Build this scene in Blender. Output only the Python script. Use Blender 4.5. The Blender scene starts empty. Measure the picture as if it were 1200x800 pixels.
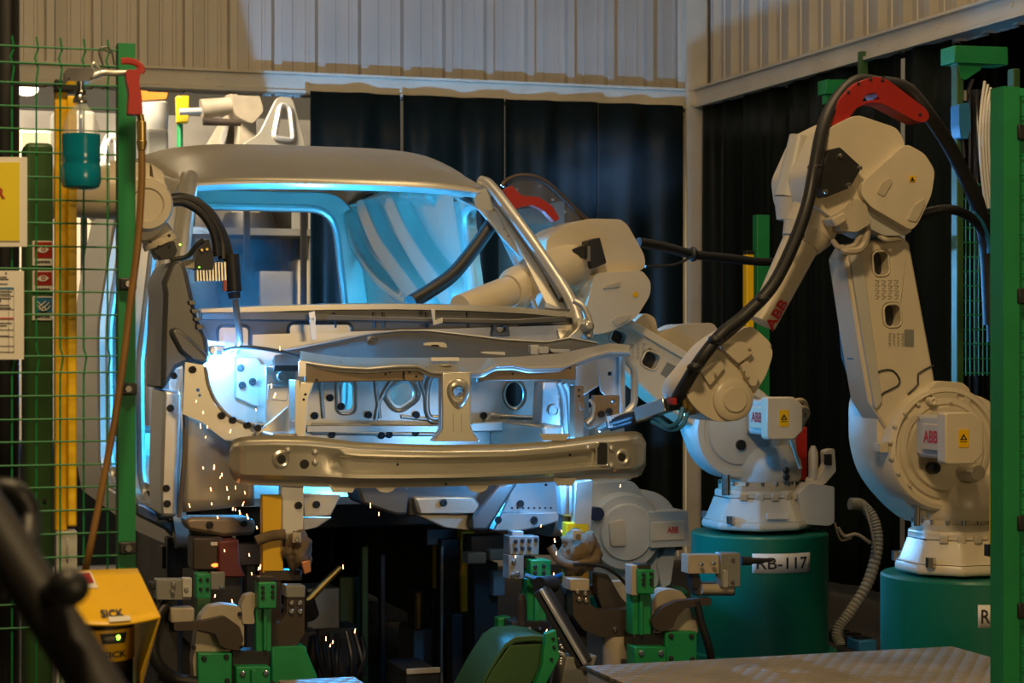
import bpy, bmesh, math, random
from mathutils import Vector, Matrix, noise
random.seed(7)
PI = math.pi
F, CX, CY, HC = 2340.0, 600.0, 400.0, 1.4       # focal length in pixels of the 1200x800 frame, camera height
TH = math.radians(18.1)                          # the cell (car, walls, robots) is turned by this much
O = Vector((-0.227, 6.68, 0))
CELL = Matrix.Translation(O) @ Matrix.Rotation(TH, 4, 'Z')
CI = CELL.inverted()
CAM = CI @ Vector((0, 0, HC))
COL = bpy.context.scene.collection

def ray(x, y):
    return CI.to_3x3() @ Vector(((x-CX)/F, 1, (CY-y)/F))
def c(x, y, v):                                  # photo pixel -> cell point on plane v
    d = ray(x, y); return CAM + d*((v-CAM.y)/d.y)
def cu(x, y, u):
    d = ray(x, y); return CAM + d*((u-CAM.x)/d.x)
def cz(x, y, z):
    d = ray(x, y); return CAM + d*((z-CAM.z)/d.z)
def mpp(x, v):                                   # metres per pixel there
    return (CELL @ c(x, 400, v)).y/F

# ---------------------------------------------------------------- materials
MATS = {}
def mat(name, col, rough=.5, metal=0., var=.12, scale=6., bump=0., bscale=60., emis=0., alpha=1., trans=0., spec=.5, rvar=.1):
    if name in MATS: return MATS[name]
    m = bpy.data.materials.new(name); m.use_nodes = True
    nt = m.node_tree; b = nt.nodes['Principled BSDF']
    b.inputs['Roughness'].default_value = rough; b.inputs['Metallic'].default_value = metal
    b.inputs['Specular IOR Level'].default_value = spec
    tc = nt.nodes.new('ShaderNodeTexCoord')
    n = nt.nodes.new('ShaderNodeTexNoise'); n.inputs['Scale'].default_value = scale; n.inputs['Detail'].default_value = 6
    nt.links.new(tc.outputs['Object'], n.inputs['Vector'])
    r = nt.nodes.new('ShaderNodeValToRGB')
    r.color_ramp.elements[0].position = .3; r.color_ramp.elements[1].position = .7
    r.color_ramp.elements[0].color = (*[max(0, k*(1-var)) for k in col], 1)
    r.color_ramp.elements[1].color = (*[min(1, k*(1+var)) for k in col], 1)
    nt.links.new(n.outputs['Fac'], r.inputs['Fac']); nt.links.new(r.outputs['Color'], b.inputs['Base Color'])
    mr = nt.nodes.new('ShaderNodeMapRange'); mr.inputs['To Min'].default_value = max(0, rough-rvar); mr.inputs['To Max'].default_value = min(1, rough+rvar)
    nt.links.new(n.outputs['Fac'], mr.inputs['Value']); nt.links.new(mr.outputs['Result'], b.inputs['Roughness'])
    if bump:
        n2 = nt.nodes.new('ShaderNodeTexNoise'); n2.inputs['Scale'].default_value = bscale; n2.inputs['Detail'].default_value = 4
        nt.links.new(tc.outputs['Object'], n2.inputs['Vector'])
        bp = nt.nodes.new('ShaderNodeBump'); bp.inputs['Strength'].default_value = bump; bp.inputs['Distance'].default_value = .01
        nt.links.new(n2.outputs['Fac'], bp.inputs['Height']); nt.links.new(bp.outputs['Normal'], b.inputs['Normal'])
    if emis:
        b.inputs['Emission Color'].default_value = (*col, 1); b.inputs['Emission Strength'].default_value = emis
    if alpha < 1: b.inputs['Alpha'].default_value = alpha
    if trans: b.inputs['Transmission Weight'].default_value = trans
    MATS[name] = m; return m

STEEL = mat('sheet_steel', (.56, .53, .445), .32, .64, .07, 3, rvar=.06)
STEELD = mat('dark_steel', (.13, .13, .125), .40, .6, .15, 5)  # darker copy of the body steel; carries the shade on cowl and trough
STEELB = mat('bright_steel', (.62, .61, .58), .32, .6, .06, 8)
HEAT = mat('heat_tinted_steel', (.24, .185, .13), .45, .5, .2, 6)
BLACK = mat('black_rubber', (.012, .012, .013), .45, 0, .2)
GROM = mat('black_plug', (.01, .01, .01), .6, 0, .1)
DARK = mat('dark_painted_steel', (.028, .027, .026), .5, .2, .25)
BROWN = mat('dark_brown_steel', (.06, .045, .035), .5, .3, .25)
CREAM = mat('cream_robot_paint', (.60, .525, .385), .36, 0, .07, 4, bump=.02, bscale=90)
CREAMD = mat('dusty_robot_paint', (.48, .42, .31), .45, 0, .12, 5)
WHITE = mat('grey_white_paint', (.49, .48, .43), .4, 0, .06)
RED = mat('red_plastic', (.36, .018, .012), .38, 0, .1)
REDL = mat('red_lettering', (.55, .02, .03), .5, 0, .05)
GREEN = mat('green_paint', (.004, .20, .055), .55, 0, .12, 8)
GREEND = mat('dark_green_paint', (.03, .085, .02), .5, 0, .15)
DRUM = mat('teal_green_paint', (.003, .145, .092), .38, 0, .10, 3)
BGREEN = mat('clamp_green_paint', (.008, .24, .07), .42, 0, .15, 9)
YEL = mat('yellow_paint', (.80, .47, .004), .40, 0, .06, 4)
YELB = mat('bright_yellow_paint', (.92, .56, .006), .40, 0, .04, 4)
TAN = mat('tan_casting', (.42, .36, .27), .5, .1, .12, 9)
CLOTH = mat('scorched_canvas', (.15, .105, .06), .85, 0, .35, 14, bump=.5, bscale=35)
CHROME = mat('chrome', (.6, .58, .55), .2, .95, .05)
BRASS = mat('brass', (.5, .36, .12), .32, .8, .1)
HOSE = mat('brown_air_hose', (.22, .115, .03), .42, 0, .2, 10)
PAPER = mat('white_paper', (.72, .69, .62), .6, 0, .04)
INK = mat('black_ink', (.015, .015, .02), .6)
NAVY = mat('navy_lettering', (.01, .02, .06), .5)
BLUEP = mat('blue_print', (.02, .16, .34), .5)
GREY = mat('grey_paint', (.22, .22, .20), .5, .1, .12)
LEDG = mat('green_led', (.3, 1, .05), .3, emis=6)
LEDR = mat('orange_led', (1, .12, .02), .3, emis=6)
SPARK = mat('glowing_spark', (1, .36, .14), .3, emis=9)

# ---------------------------------------------------------------- mesh builder (everything in cell coordinates u, v, z)
def catmull(pts, n=6, closed=False):
    P = [Vector(p) for p in pts]; out = []; L = len(P)
    if L < 3: return P
    for i in range(L if closed else L-1):
        p0 = P[(i-1) % L] if (closed or i > 0) else P[0]*2-P[1]
        p1, p2 = P[i], P[(i+1) % L]
        p3 = P[(i+2) % L] if (closed or i+2 < L) else P[-1]*2-P[-2]
        for k in range(n):
            t = k/n
            out.append(.5*((2*p1)+(p2-p0)*t+(2*p0-5*p1+4*p2-p3)*t*t+(3*p1-p0-3*p2+p3)*t**3))
    if not closed: out.append(P[-1])
    return out
def circ(x, y, r, ry=None, n=20, a=0):
    ry = ry or r; ca, sa = math.cos(a), math.sin(a); o = []
    for i in range(n):
        p, q = r*math.cos(2*PI*i/n), ry*math.sin(2*PI*i/n)
        o.append((x+p*ca-q*sa, y+p*sa+q*ca))
    return o
def rrect(x0, y0, x1, y1, r, n=4, a=0):
    o = []; cx, cy = (x0+x1)/2, (y0+y1)/2
    for (px, py, s) in ((x1-r, y1-r, 0), (x0+r, y1-r, 1), (x0+r, y0+r, 2), (x1-r, y0+r, 3)):
        for k in range(n+1):
            t = (s+k/n)*PI/2; o.append((px+r*math.cos(t), py+r*math.sin(t)))
    if a:
        ca, sa = math.cos(a), math.sin(a)
        o = [(cx+(p-cx)*ca-(q-cy)*sa, cy+(p-cx)*sa+(q-cy)*ca) for p, q in o]
    return o
def rnd(poly, r, n=3):                            # round the corners of a polygon
    out = []; L = len(poly)
    for i in range(L):
        p0, p1, p2 = (Vector(poly[(i+k) % L][:2]) for k in (-1, 0, 1))
        a, b = p0-p1, p2-p1
        d = min(r, a.length*.45, b.length*.45)
        if d < 1e-6: out.append(tuple(p1)); continue
        s, e = p1+a.normalized()*d, p1+b.normalized()*d
        for k in range(n+1):
            t = k/n; out.append(tuple(s*(1-t)**2+p1*2*t*(1-t)+e*t*t))
    return out

class MB:
    def __init__(s, M=None):
        s.bm = bmesh.new(); s.M = M or Matrix.Identity(4)
    def V(s, p): return s.bm.verts.new(s.M @ Vector(p))
    def face(s, vs):
        try: return s.bm.faces.new(vs)
        except ValueError: return None
    def box(s, ctr, size, rot=None, taper=1.):
        R = rot or Matrix.Identity(3); hx, hy, hz = (k/2 for k in size); ctr = Vector(ctr); v = []
        for z in (-hz, hz):
            k = 1 if z < 0 else taper
            for (x, y) in ((-hx, -hy), (hx, -hy), (hx, hy), (-hx, hy)): v.append(s.V(ctr + R @ Vector((x*k, y*k, z))))
        for q in ((3, 2, 1, 0), (4, 5, 6, 7), (0, 1, 5, 4), (1, 2, 6, 5), (2, 3, 7, 6), (3, 0, 4, 7)): s.face([v[i] for i in q])
        return s
    def bar(s, p0, p1, w, h, up=(0, 0, 1)):
        p0, p1 = Vector(p0), Vector(p1); d = (p1-p0).normalized(); up = Vector(up)
        if abs(d.dot(up)) > .98: up = Vector((0, 1, 0))
        x = d.cross(up).normalized(); y = x.cross(d)
        R = Matrix((x, y, d)).transposed()
        return s.box((p0+p1)/2, (w, h, (p1-p0).length), R)
    def ring(s, ctr, d, r, seg, ref=None):
        d = Vector(d).normalized(); a = Vector(ref) if ref else (Vector((0, 0, 1)) if abs(d.z) < .9 else Vector((1, 0, 0)))
        x = d.cross(a).normalized(); y = d.cross(x)
        return [s.V(Vector(ctr)+(x*math.cos(2*PI*i/seg)+y*math.sin(2*PI*i/seg))*r) for i in range(seg)]
    def skin(s, rings, cap0=True, cap1=True, closed=True):
        for a, b in zip(rings, rings[1:]):
            n = len(a)
            for i in range(n if closed else n-1): s.face((a[i], a[(i+1) % n], b[(i+1) % n], b[i]))
        if cap0: s.face(rings[0][::-1])
        if cap1: s.face(rings[-1])
        return s
    def cyl(s, p0, p1, r0, r1=None, seg=20):
        r1 = r0 if r1 is None else r1; d = Vector(p1)-Vector(p0)
        return s.skin([s.ring(p0, d, r0, seg), s.ring(p1, d, r1, seg)])
    def tube(s, pts, r, seg=10, n=6, closed=False, smooth=True, sy=1.):
        P = catmull(pts, n, closed) if smooth else [Vector(p) for p in pts]
        L = len(P); rings = []; up = None
        for i, p in enumerate(P):
            if closed: d = P[(i+1) % L]-P[i-1]
            else: d = P[min(i+1, L-1)]-P[max(i-1, 0)]
            if d.length < 1e-9: d = Vector((0, 0, 1))
            d.normalize()
            if up is None: up = Vector((0, 0, 1)) if abs(d.z) < .9 else Vector((1, 0, 0))
            x = d.cross(up).normalized(); y = x.cross(d); up = y
            rr = r(i/(L-1)) if callable(r) else r
            rings.append([s.V(p+(x*math.cos(2*PI*k/seg)+y*sy*math.sin(2*PI*k/seg))*rr) for k in range(seg)])
        if closed: rings.append(rings[0]); return s.skin(rings, False, False)
        return s.skin(rings)
    def lathe(s, prof, ctr, axis=(0, 0, 1), seg=28, a0=0, a1=2*PI):
        ctr, d = Vector(ctr), Vector(axis).normalized(); rings = []
        for (r, h) in prof: rings.append(s.ring(ctr+d*h, d, max(r, 1e-4), seg))
        return s.skin(rings)
    def loft(s, secs, closed=False, cap=False):
        R = [[s.V(p) for p in q] for q in secs]
        return s.skin(R, cap, cap, closed)
    def sphere(s, ctr, r, sc=(1, 1, 1), seg=16, rings=10):
        R = []
        for j in range(1, rings):
            t = PI*j/rings
            R.append([s.V(Vector(ctr)+Vector((r*sc[0]*math.sin(t)*math.cos(2*PI*i/seg), r*sc[1]*math.sin(t)*math.sin(2*PI*i/seg), -r*sc[2]*math.cos(t)))) for i in range(seg)])
        return s.skin(R)
    def plate(s, outer, holes, fn, t, cuts=()):    # 2-D outline with holes -> solid sheet; fn(a, b, depth) -> cell point
        b2 = bmesh.new(); es = []
        for loop in [outer]+list(holes):
            vs = [b2.verts.new((p[0], p[1], 0)) for p in loop]
            es += [b2.edges.new((vs[i], vs[(i+1) % len(vs)])) for i in range(len(vs))]
        bmesh.ops.triangle_fill(b2, use_beauty=True, use_dissolve=False, edges=es)
        for ax, val in cuts:
            co = (val, 0, 0) if ax == 'a' else (0, val, 0); no = (1, 0, 0) if ax == 'a' else (0, 1, 0)
            bmesh.ops.bisect_plane(b2, geom=b2.verts[:]+b2.edges[:]+b2.faces[:], plane_co=co, plane_no=no)
        b2.verts.index_update()
        f = [s.V(fn(v.co.x, v.co.y, 0)) for v in b2.verts]; k = [s.V(fn(v.co.x, v.co.y, t)) for v in b2.verts]
        for q in b2.faces:
            ix = [v.index for v in q.verts]; s.face([f[i] for i in ix]); s.face([k[i] for i in ix[::-1]])
        for e in b2.edges:
            if len(e.link_faces) == 1:
                i, j = e.verts[0].index, e.verts[1].index; s.face((f[i], f[j], k[j], k[i]))
        b2.free(); return s
    # photo-traced outlines standing on plane v, with real depth t away from the camera side
    def pp(s, poly, v, t, holes=(), r=0):
        if r: poly = rnd(poly, r)
        return s.plate(poly, holes, lambda a, b, d: c(a, b, v)+Vector((0, d, 0)), t)
    def pb(s, x0, y0, x1, y1, v, t, r=0):
        return s.pp([(x0, y0), (x1, y0), (x1, y1), (x0, y1)], v, t, (), r)
    def prim(s, loop, v, r, seg=6):
        return s.tube([c(x, y, v) for x, y in loop], r, seg, closed=True, smooth=False)
    def pt(s, pts, r, seg=8, n=5, v=None, sy=1.):
        return s.tube([c(*p) if len(p) == 3 else c(p[0], p[1], v) for p in pts], r, seg, n, sy=sy)
    def pc(s, a, b, r0, r1=None, seg=20):           # radii in pixels at the point's depth
        r1 = r0 if r1 is None else r1
        return s.cyl(c(*a), c(*b), r0*mpp(a[0], a[2]), r1*mpp(b[0], b[2]), seg)
    def lv(s, x, y, v, prof, seg=32):               # lathe about the v axis; radii in pixels, offsets in metres
        k = mpp(x, v); return s.lathe([(r*k, h) for r, h in prof], c(x, y, v), (0, 1, 0), seg)
    def bolts(s, pts, v, rp, h=.008, seg=8):
        for x, y in pts: s.lv(x, y, v, [(rp, 0), (rp, -h*.7), (rp*.7, -h)], seg)
        return s
    def islands(s):
        bm = s.bm; bmesh.ops.remove_doubles(bm, verts=bm.verts, dist=1e-6); seen = set(); out = []
        for v in bm.verts:
            if v in seen: continue
            st = [v]; seen.add(v); isl = []
            while st:
                a = st.pop(); isl.append(a)
                for e in a.link_edges:
                    b = e.other_vert(a)
                    if b not in seen: seen.add(b); st.append(b)
            out.append(isl)
        return out
    def build(s, name, m, parent=None, bevel=0, seg=2, ang=38, split=None):
        if split is None: split = parent is not None and len(s.bm.verts) < 6000
        if split:
            isl = s.islands()
            if 1 < len(isl) <= 40:
                for grp in isl:
                    b = MB(); mp = {v: b.bm.verts.new(v.co) for v in grp}
                    for f in {f for v in grp for f in v.link_faces}: b.face([mp[v] for v in f.verts])
                    o = b.build(name, m, parent, bevel, seg, ang, False)
                s.bm.free(); return o
        bm = s.bm; bmesh.ops.remove_doubles(bm, verts=bm.verts, dist=1e-6)
        bmesh.ops.recalc_face_normals(bm, faces=bm.faces)
        A = math.radians(ang)
        for e in bm.edges:
            if len(e.link_faces) == 2 and e.calc_face_angle(0) > A: e.smooth = False
        for f in bm.faces: f.smooth = True
        if parent is not None:
            bm.transform(rootof(parent).matrix_basis.inverted() @ CELL)
        else:
            bm.transform(CELL)
            cs = [v.co for v in bm.verts]
            o_ = Vector(((min(p.x for p in cs)+max(p.x for p in cs))/2, (min(p.y for p in cs)+max(p.y for p in cs))/2, min(p.z for p in cs)))
            bm.transform(Matrix.Translation(-o_))
        me = bpy.data.meshes.new(name); bm.to_mesh(me); bm.free(); me.materials.append(m)
        o = bpy.data.objects.new(name, me); COL.objects.link(o)
        if parent is not None: o.parent = parent
        else: o.location = o_
        if bevel:
            bv = o.modifiers.new('bevel', 'BEVEL'); bv.width = bevel; bv.segments = seg; bv.limit_method = 'ANGLE'; bv.angle_limit = math.radians(40)
        return o

def rootof(o):
    while o.parent is not None: o = o.parent
    return o
def tag(o, label=None, cat=None, group=None, kind=None):
    if label: o['label'] = label
    if cat: o['category'] = cat
    if group: o['group'] = group
    if kind: o['kind'] = kind
    return o
def thing(name, label, cat, at, group=None):       # Empty at a cell point, axes along the cell
    o = bpy.data.objects.new(name, None); COL.objects.link(o); o.empty_display_size = .1
    o.matrix_basis = Matrix.Translation(CELL @ Vector(at)) @ Matrix.Rotation(TH, 4, 'Z')
    return tag(o, label, cat, group)
def text_mesh(body, bold=0.):
    cu_ = bpy.data.curves.new('t', 'FONT'); cu_.body = body; cu_.size = 1; cu_.offset = bold; cu_.resolution_u = 3
    o = bpy.data.objects.new('t', cu_); COL.objects.link(o)
    dg = bpy.context.evaluated_depsgraph_get(); me = bpy.data.meshes.new_from_object(o.evaluated_get(dg))
    bpy.data.objects.remove(o); bpy.data.curves.remove(cu_); return me
def lettering(name, body, h, fn, m, parent, bold=0., fit=None):
    """h = cap height in metres; fn(a, b) -> cell point with (0,0) the text's lower left"""
    me = text_mesh(body, bold); W = max(v.co.x for v in me.vertices); w0 = min(v.co.x for v in me.vertices)
    b0 = min(v.co.y for v in me.vertices); k = h/(max(v.co.y for v in me.vertices)-b0); kx = fit/(W-w0) if fit else k
    inv = rootof(parent).matrix_basis.inverted() @ CELL
    for v in me.vertices: v.co = inv @ Vector(fn((v.co.x-w0)*kx, (v.co.y-b0)*k))
    me.materials.append(m); o = bpy.data.objects.new(name, me); COL.objects.link(o); o.parent = parent
    return o
def flat(p0, du, dv):                               # text plane helper
    p0, du, dv = Vector(p0), Vector(du).normalized(), Vector(dv).normalized()
    return lambda a, b: p0+du*a+dv*b
# ================================================================ camera, light, setting
sc = bpy.context.scene
sc.view_settings.view_transform = 'Standard'; sc.view_settings.look = 'None'
sc.view_settings.gamma = 1; sc.view_settings.exposure = 0; sc.view_settings.use_curve_mapping = False
cam = bpy.data.cameras.new('camera'); cam.sensor_width = 36; cam.lens = 36*F/1200; cam.clip_start = .05
cam.dof.use_dof = True; cam.dof.focus_distance = 6.9; cam.dof.aperture_fstop = 8.0
co = bpy.data.objects.new('camera', cam); COL.objects.link(co); co.location = (0, 0, HC); co.rotation_euler = (PI/2, 0, 0)
sc.camera = co
w = bpy.data.worlds.new('world'); w.use_nodes = True; sc.world = w
w.node_tree.nodes['Background'].inputs[0].default_value = (1, .80, .55, 1); w.node_tree.nodes['Background'].inputs[1].default_value = .02

def lamp(name, kind, at, energy, col, size=1., size_y=None, aim=None, cell=True):
    l = bpy.data.lights.new(name, kind); l.energy = energy; l.color = col
    o = bpy.data.objects.new(name, l); COL.objects.link(o)
    p = CELL @ Vector(at) if cell else Vector(at); o.location = p
    if kind == 'AREA':
        l.size = size
        if size_y: l.shape = 'RECTANGLE'; l.size_y = size_y
        t = (CELL @ Vector(aim) if cell else Vector(aim)) - p
        o.rotation_euler = t.to_track_quat('-Z', 'Y').to_euler()
    else: l.shadow_soft_size = size
    return o
WARM = (1, .70, .35)
ARC = (.10, .42, 1.0)
ARCC = (.03, .41, 1.0)
lamp('hall_and_fill_lamp', 'AREA', (-1.6, -4.6, 5.2), 185, WARM, .7, .5, (-.4, .2, 1.0))
lamp('hall_and_fill_lamp', 'AREA', (1.0, -8.5, 2.0), 75, WARM, 1.6, .5, (.3, .2, 1.2))  # low fill lamp added to lift the engine bay and bumper
lamp('hall_and_fill_lamp', 'AREA', (2.0, -.6, 6.0), 40, WARM, .6, .4, (1.7, .4, .9))
lamp('hall_and_fill_lamp', 'AREA', (0.4, 1.2, 6.2), 14, WARM, 1.6, 1.2, (0.4, 2.0, 0))
lamp('hall_and_fill_lamp', 'AREA', (-1.6, 6.4, 5.9), 800, (1, .84, .62), 2.0, 1.2, (-.2, 8.8, 0.8))
lamp('hall_and_fill_lamp', 'AREA', (-4.6, 3.0, 5.4), 60, WARM, 2, 1, (-3.4, 5.6, 3.2))
lamp('hall_and_fill_lamp', 'AREA', (1.6, 1.0, 5.9), 34, WARM, .8, .5, (3.3, .6, 3.6))
# welding arcs
ARC_L = c(271, 421, .545)
lamp('weld_arc', 'POINT', ARC_L, 13, ARC, .02)
ARC_R = c(646, 553, .125)
lamp('weld_arc', 'POINT', ARC_R, 8, ARC, .02)
lamp('weld_arc', 'POINT', c(701, 506, .30), 4, ARC, .012)
lamp('weld_arc', 'POINT', (.05, 1.95, 1.20), 130, ARCC, .04)
lamp('weld_arc', 'POINT', (.84, 3.3, 1.7), 270, (.16, .48, 1), .012)

UC, VC = 3.30, 5.57
CONC = mat('stained_concrete', (.045, .038, .03), .7, 0, .3, 2, bump=.1, bscale=20)
SHEET = mat('ribbed_wall_sheet', (.40, .37, .32), .45, .25, .10, 1.5)
BEAM = mat('cream_beam_paint', (.50, .46, .37), .5, 0, .10, 4)
CURT = mat('dark_welding_curtain', (.005, .0072, .0055), .42, 0, .25, 2, spec=.10)
HALLW = mat('hall_wall_paint', (.20, .19, .17), .7, 0, .15, 1)
def struct(b, name, m, **k): return tag(b.build(name, m, **k), kind='structure')
struct(MB().box((-.5, 4, -.05), (14, 24, .1)), 'floor', CONC)
struct(MB().box((-.5, 4, 6.55), (14, 24, .1)), 'ceiling', HALLW)
struct(MB().box((-.5, 15.9, 3.25), (14, .2, 6.7)), 'wall_far', HALLW)
struct(MB().box((-7.4, 4, 3.25), (.2, 24, 6.7)), 'wall_left', HALLW)
struct(MB().box((6.4, 4, 3.25), (.2, 24, 6.7)), 'wall_outer', HALLW)
struct(MB().box((-2.4, 9.6, 1.6), (9.4, .12, 3.2)), 'wall_backing', mat('pale_backing', (.20, .185, .16), .7, 0, .35, 2))  # pale panel added behind the rack to brighten the view through the car
def ribs(a0, a1, pitch=.272):
    p = []; a = a0
    while a < a1:
        for da, d in ((0, 0), (.055, 0), (.058, .006), (.075, .006), (.078, 0), (.135, 0), (.138, .006), (.155, .006), (.158, 0), (.196, 0), (.206, .05), (.250, .05), (.262, 0)):
            p.append((a+da, d))
        a += pitch
    return p
pr = ribs(-7.0, UC)
struct(MB().loft([[(a, VC+.10-d, z) for a, d in pr] for z in (2.9, 6.5)]), 'wall_back', SHEET, ang=15)
pr = ribs(-6, VC+.1)
struct(MB().loft([[(UC+.10-d, a, z) for a, d in pr] for z in (2.9, 6.5)]), 'wall_right', SHEET, ang=15)
def girt(along, z, name):
    prof = [(.10, z+.115), (.0, z+.115), (-.035, z+.115), (-.035, z+.10), (-.012, z+.096), (-.012, z+.012), (-.03, z+.006), (-.03, z-.012), (.0, z-.012), (.10, z-.012)]
    if along == 'u': secs = [[(a, VC+d, h) for d, h in prof] for a in (-7, UC-.02)]
    else: secs = [[(UC+d, a, h) for d, h in prof] for a in (-6, VC-.02)]
    b = MB().loft(secs, closed=True, cap=True)
    for k in range(18):
        q = -5.8+k*.66+random.uniform(-.05, .05)
        (b.cyl((q, VC-.012, z+.055), (q, VC-.02, z+.055), .011, seg=8) if along == 'u' else b.cyl((UC-.012, q-1, z+.055), (UC-.02, q-1, z+.055), .011, seg=8))
    return struct(b, name, BEAM)
girt('u', 2.925, 'trim_1'); girt('v', 2.925, 'trim_2')
b = MB()
b.box((UC-.01, VC-.075, 3.25), (.145, .012, 6.5)).box((UC-.01, VC+.06, 3.25), (.145, .012, 6.5)).box((UC-.01, VC-.01, 3.25), (.01, .13, 6.5))
for z in (2.93, 3.03):
    for du in (-.05, .05): b.cyl((UC+du, VC-.081, z), (UC+du, VC-.094, z), .013, seg=6)
struct(b, 'trim_3', BEAM)

# welding curtains: each hanging panel is a thing
def curtain(p0, p1, ztop, label, amp=.035, seed=0):
    p0, p1 = Vector(p0), Vector(p1); L = (p1-p0).length; d = (p1-p0)/L; nrm = Vector((-d.y, d.x, 0)); n = int(L/.012)
    rs = random.Random(seed); ph = [rs.uniform(0, 6) for _ in range(4)]; fr = [rs.uniform(16, 22), rs.uniform(30, 44), rs.uniform(7, 10)]
    secs = []
    for j in range(9):
        t = j/8; z = .06+(ztop-.06)*t; row = []
        for i in range(n+1):
            x = L*i/n; k = .75+.35*(1-t)
            w_ = math.sin(fr[0]*x+ph[0]+.5*math.sin(2*t+ph[3])) + .45*math.sin(fr[1]*x+ph[1]+t) + .8*math.sin(fr[2]*x+ph[2])
            row.append(p0+d*x+nrm*(amp*k*.6*w_)+Vector((0, 0, z)))
        secs.append(row)
    o = MB().loft(secs).build('welding_curtain', CURT, ang=80)
    sd = o.modifiers.new('thickness', 'SOLIDIFY'); sd.thickness = .003
    return tag(o, label, 'curtain', 'dark welding curtains')
ub = [c(x, 300, VC-.10).x for x in (361, 470, 590, 700, 803)]
nm = ['dark welding curtain beside the gap above the car roof, first on the back wall', 'dark welding curtain hanging behind the middle of the car roof',
      'dark welding curtain behind the sloping right windscreen pillar of the car', 'dark welding curtain on the back wall beside the cream corner column']
for i in range(4): curtain((ub[i]+.006, VC-.12, 0), (ub[i+1]-.006-(.02 if i == 3 else 0), VC-.12, 0), 2.915, nm[i], seed=i)
vb = [5.46, 4.6, 3.7, 2.85, cu(1113, 300, UC+.03).y]
nm = ['dark welding curtain on the right wall next to the cream corner column', 'dark welding curtain on the right wall behind the long hose-carrying forearm',
      'dark welding curtain behind the upright lower arm of the right robot', 'dark welding curtain at the near end of the right wall beside the doorway frame']
for i in range(4): curtain((UC+.03, vb[i]-.006, 0), (UC+.03, vb[i+1]+.006, 0), 2.915, nm[i], seed=10+i)

curtain((UC+.50, cu(1100, 300, UC+.5).y, 0), (UC+.50, -1.6, 0), 3.25, 'dark welding curtain set back behind the green doorway frame at the right', seed=22)
# ================================================================ the car body shell on the line
car = thing('car_body', 'bare grey steel van body shell being welded in the middle of the cell', 'car body', (0, 1.9, .6))
def part(b, name, m=STEEL, bevel=0, parent=None, **k): return b.build(name, m, parent or car, bevel, **k)

# --- bumper beam: lofted pressed channel
bx = [269, 272, 278, 290, 320, 360, 390, 420, 470, 520, 560, 600, 640, 680, 700, 720, 740, 750, 755, 757]
bt = [524, 516, 513, 511, 510, 511, 514, 518, 520, 521, 520.5, 520, 517, 512, 509, 507, 505, 506, 511, 518]
bb = [552, 561, 566, 568, 569, 570, 571, 571.5, 571, 570, 569, 567, 565, 562, 561, 560.5, 560, 558, 553, 545]
def interp(x, xs, ys):
    for i in range(len(xs)-1):
        if xs[i] <= x <= xs[i+1]: return ys[i]+(ys[i+1]-ys[i])*(x-xs[i])/(xs[i+1]-xs[i])
    return ys[0] if x < xs[0] else ys[-1]
def bow(x): return .09*((x-512)/243)**2
def smst(x, a, b):
    t = min(1, max(0, (x-a)/(b-a))); return t*t*(3-2*t)
prof = [(0, .060), (0, .034), (.08, .036), (.15, .006), (.19, .0), (.30, .0), (.37, .024), (.61, .027), (.71, .0), (.79, .0), (.88, .030), (.90, .034), (1, .036), (1, .062)]
secs = []
for i in range(97):
    x = 269+(757-269)*i/96; t, b_ = interp(x, bx, bt), interp(x, bx, bb)
    k = smst(x, 378, 412)*(1-smst(x, 690, 715)); e = .02*(1-smst(x, 269, 285))+.02*smst(x, 742, 757)
    row = []
    for f, d in prof:
        d2 = d if f < .15 or f > .84 else d*k + (1-k)*(.004 if .2 < f < .8 else d)
        row.append(c(x, t+(b_-t)*f, bow(x)+d2*(1 if True else 0)+e))
    secs.append(row)
bumper = part(MB().loft(secs, closed=True, cap=True), 'bumper_beam', STEEL, ang=50)
b = MB()
for x0, y0, x1, y1 in ((385, 568, 418, 577), (632, 508, 668, 516), (648, 560, 676, 569)):
    b.pp([(x0, y0), (x1, y0), (x1-5, y1), (x0+5, y1)], bow(x0)+.034, .004)
for x in (452, 560): b.pp(circ(x, 569, 12, 8, 16), .05, .004)
part(b, 'flange_tab', STEEL, parent=bumper)
for x, y, r in ((330, 538, 11), (729, 535.5, 10)):
    part(MB().lv(x, y, bow(x)+.006, [(r, .012), (r, -.004), (r*.72, -.008), (r*.45, -.004), (r*.45, .012)]), 'tow_boss', STEEL, parent=bumper)
    part(MB().lv(x, y, bow(x)-.0015, [(r*.46, .012), (r*.46, 0)]), 'boss_hole', GROM, parent=bumper)
part(MB().lv(357, 543.5, bow(357)+.001, [(5.3, .01), (5.3, 0)]), 'round_hole', GROM, parent=bumper)
part(MB().pp(rrect(700, 519, 711.5, 544, 3), bow(705)-.001, .01), 'slot_hole', GROM, parent=bumper)
b = MB(); b.prim(rrect(699, 518, 712.5, 545.5, 3), bow(705), .003)
for x, y in ((337, 527), (369, 529.5), (369, 541.5), (689, 524), (716, 525), (716, 545)):
    b.lv(x, y, bow(x)+.003, [(3.6, .004), (3.6, -.004), (2.4, -.010), (.5, -.011)], 14)
part(b, 'rivet_boss', STEELB, parent=bumper)
for x, y in ((384, 536), (384, 546), (466, 544), (668, 533), (673, 545), (523, 567), (640, 568)):
    part(MB().lv(x, y, bow(x)+(.024 if x < 660 and y < 560 else .022), [(1.6, .004), (1.6, 0)], 10), 'small_hole', GROM, parent=bumper)

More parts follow.
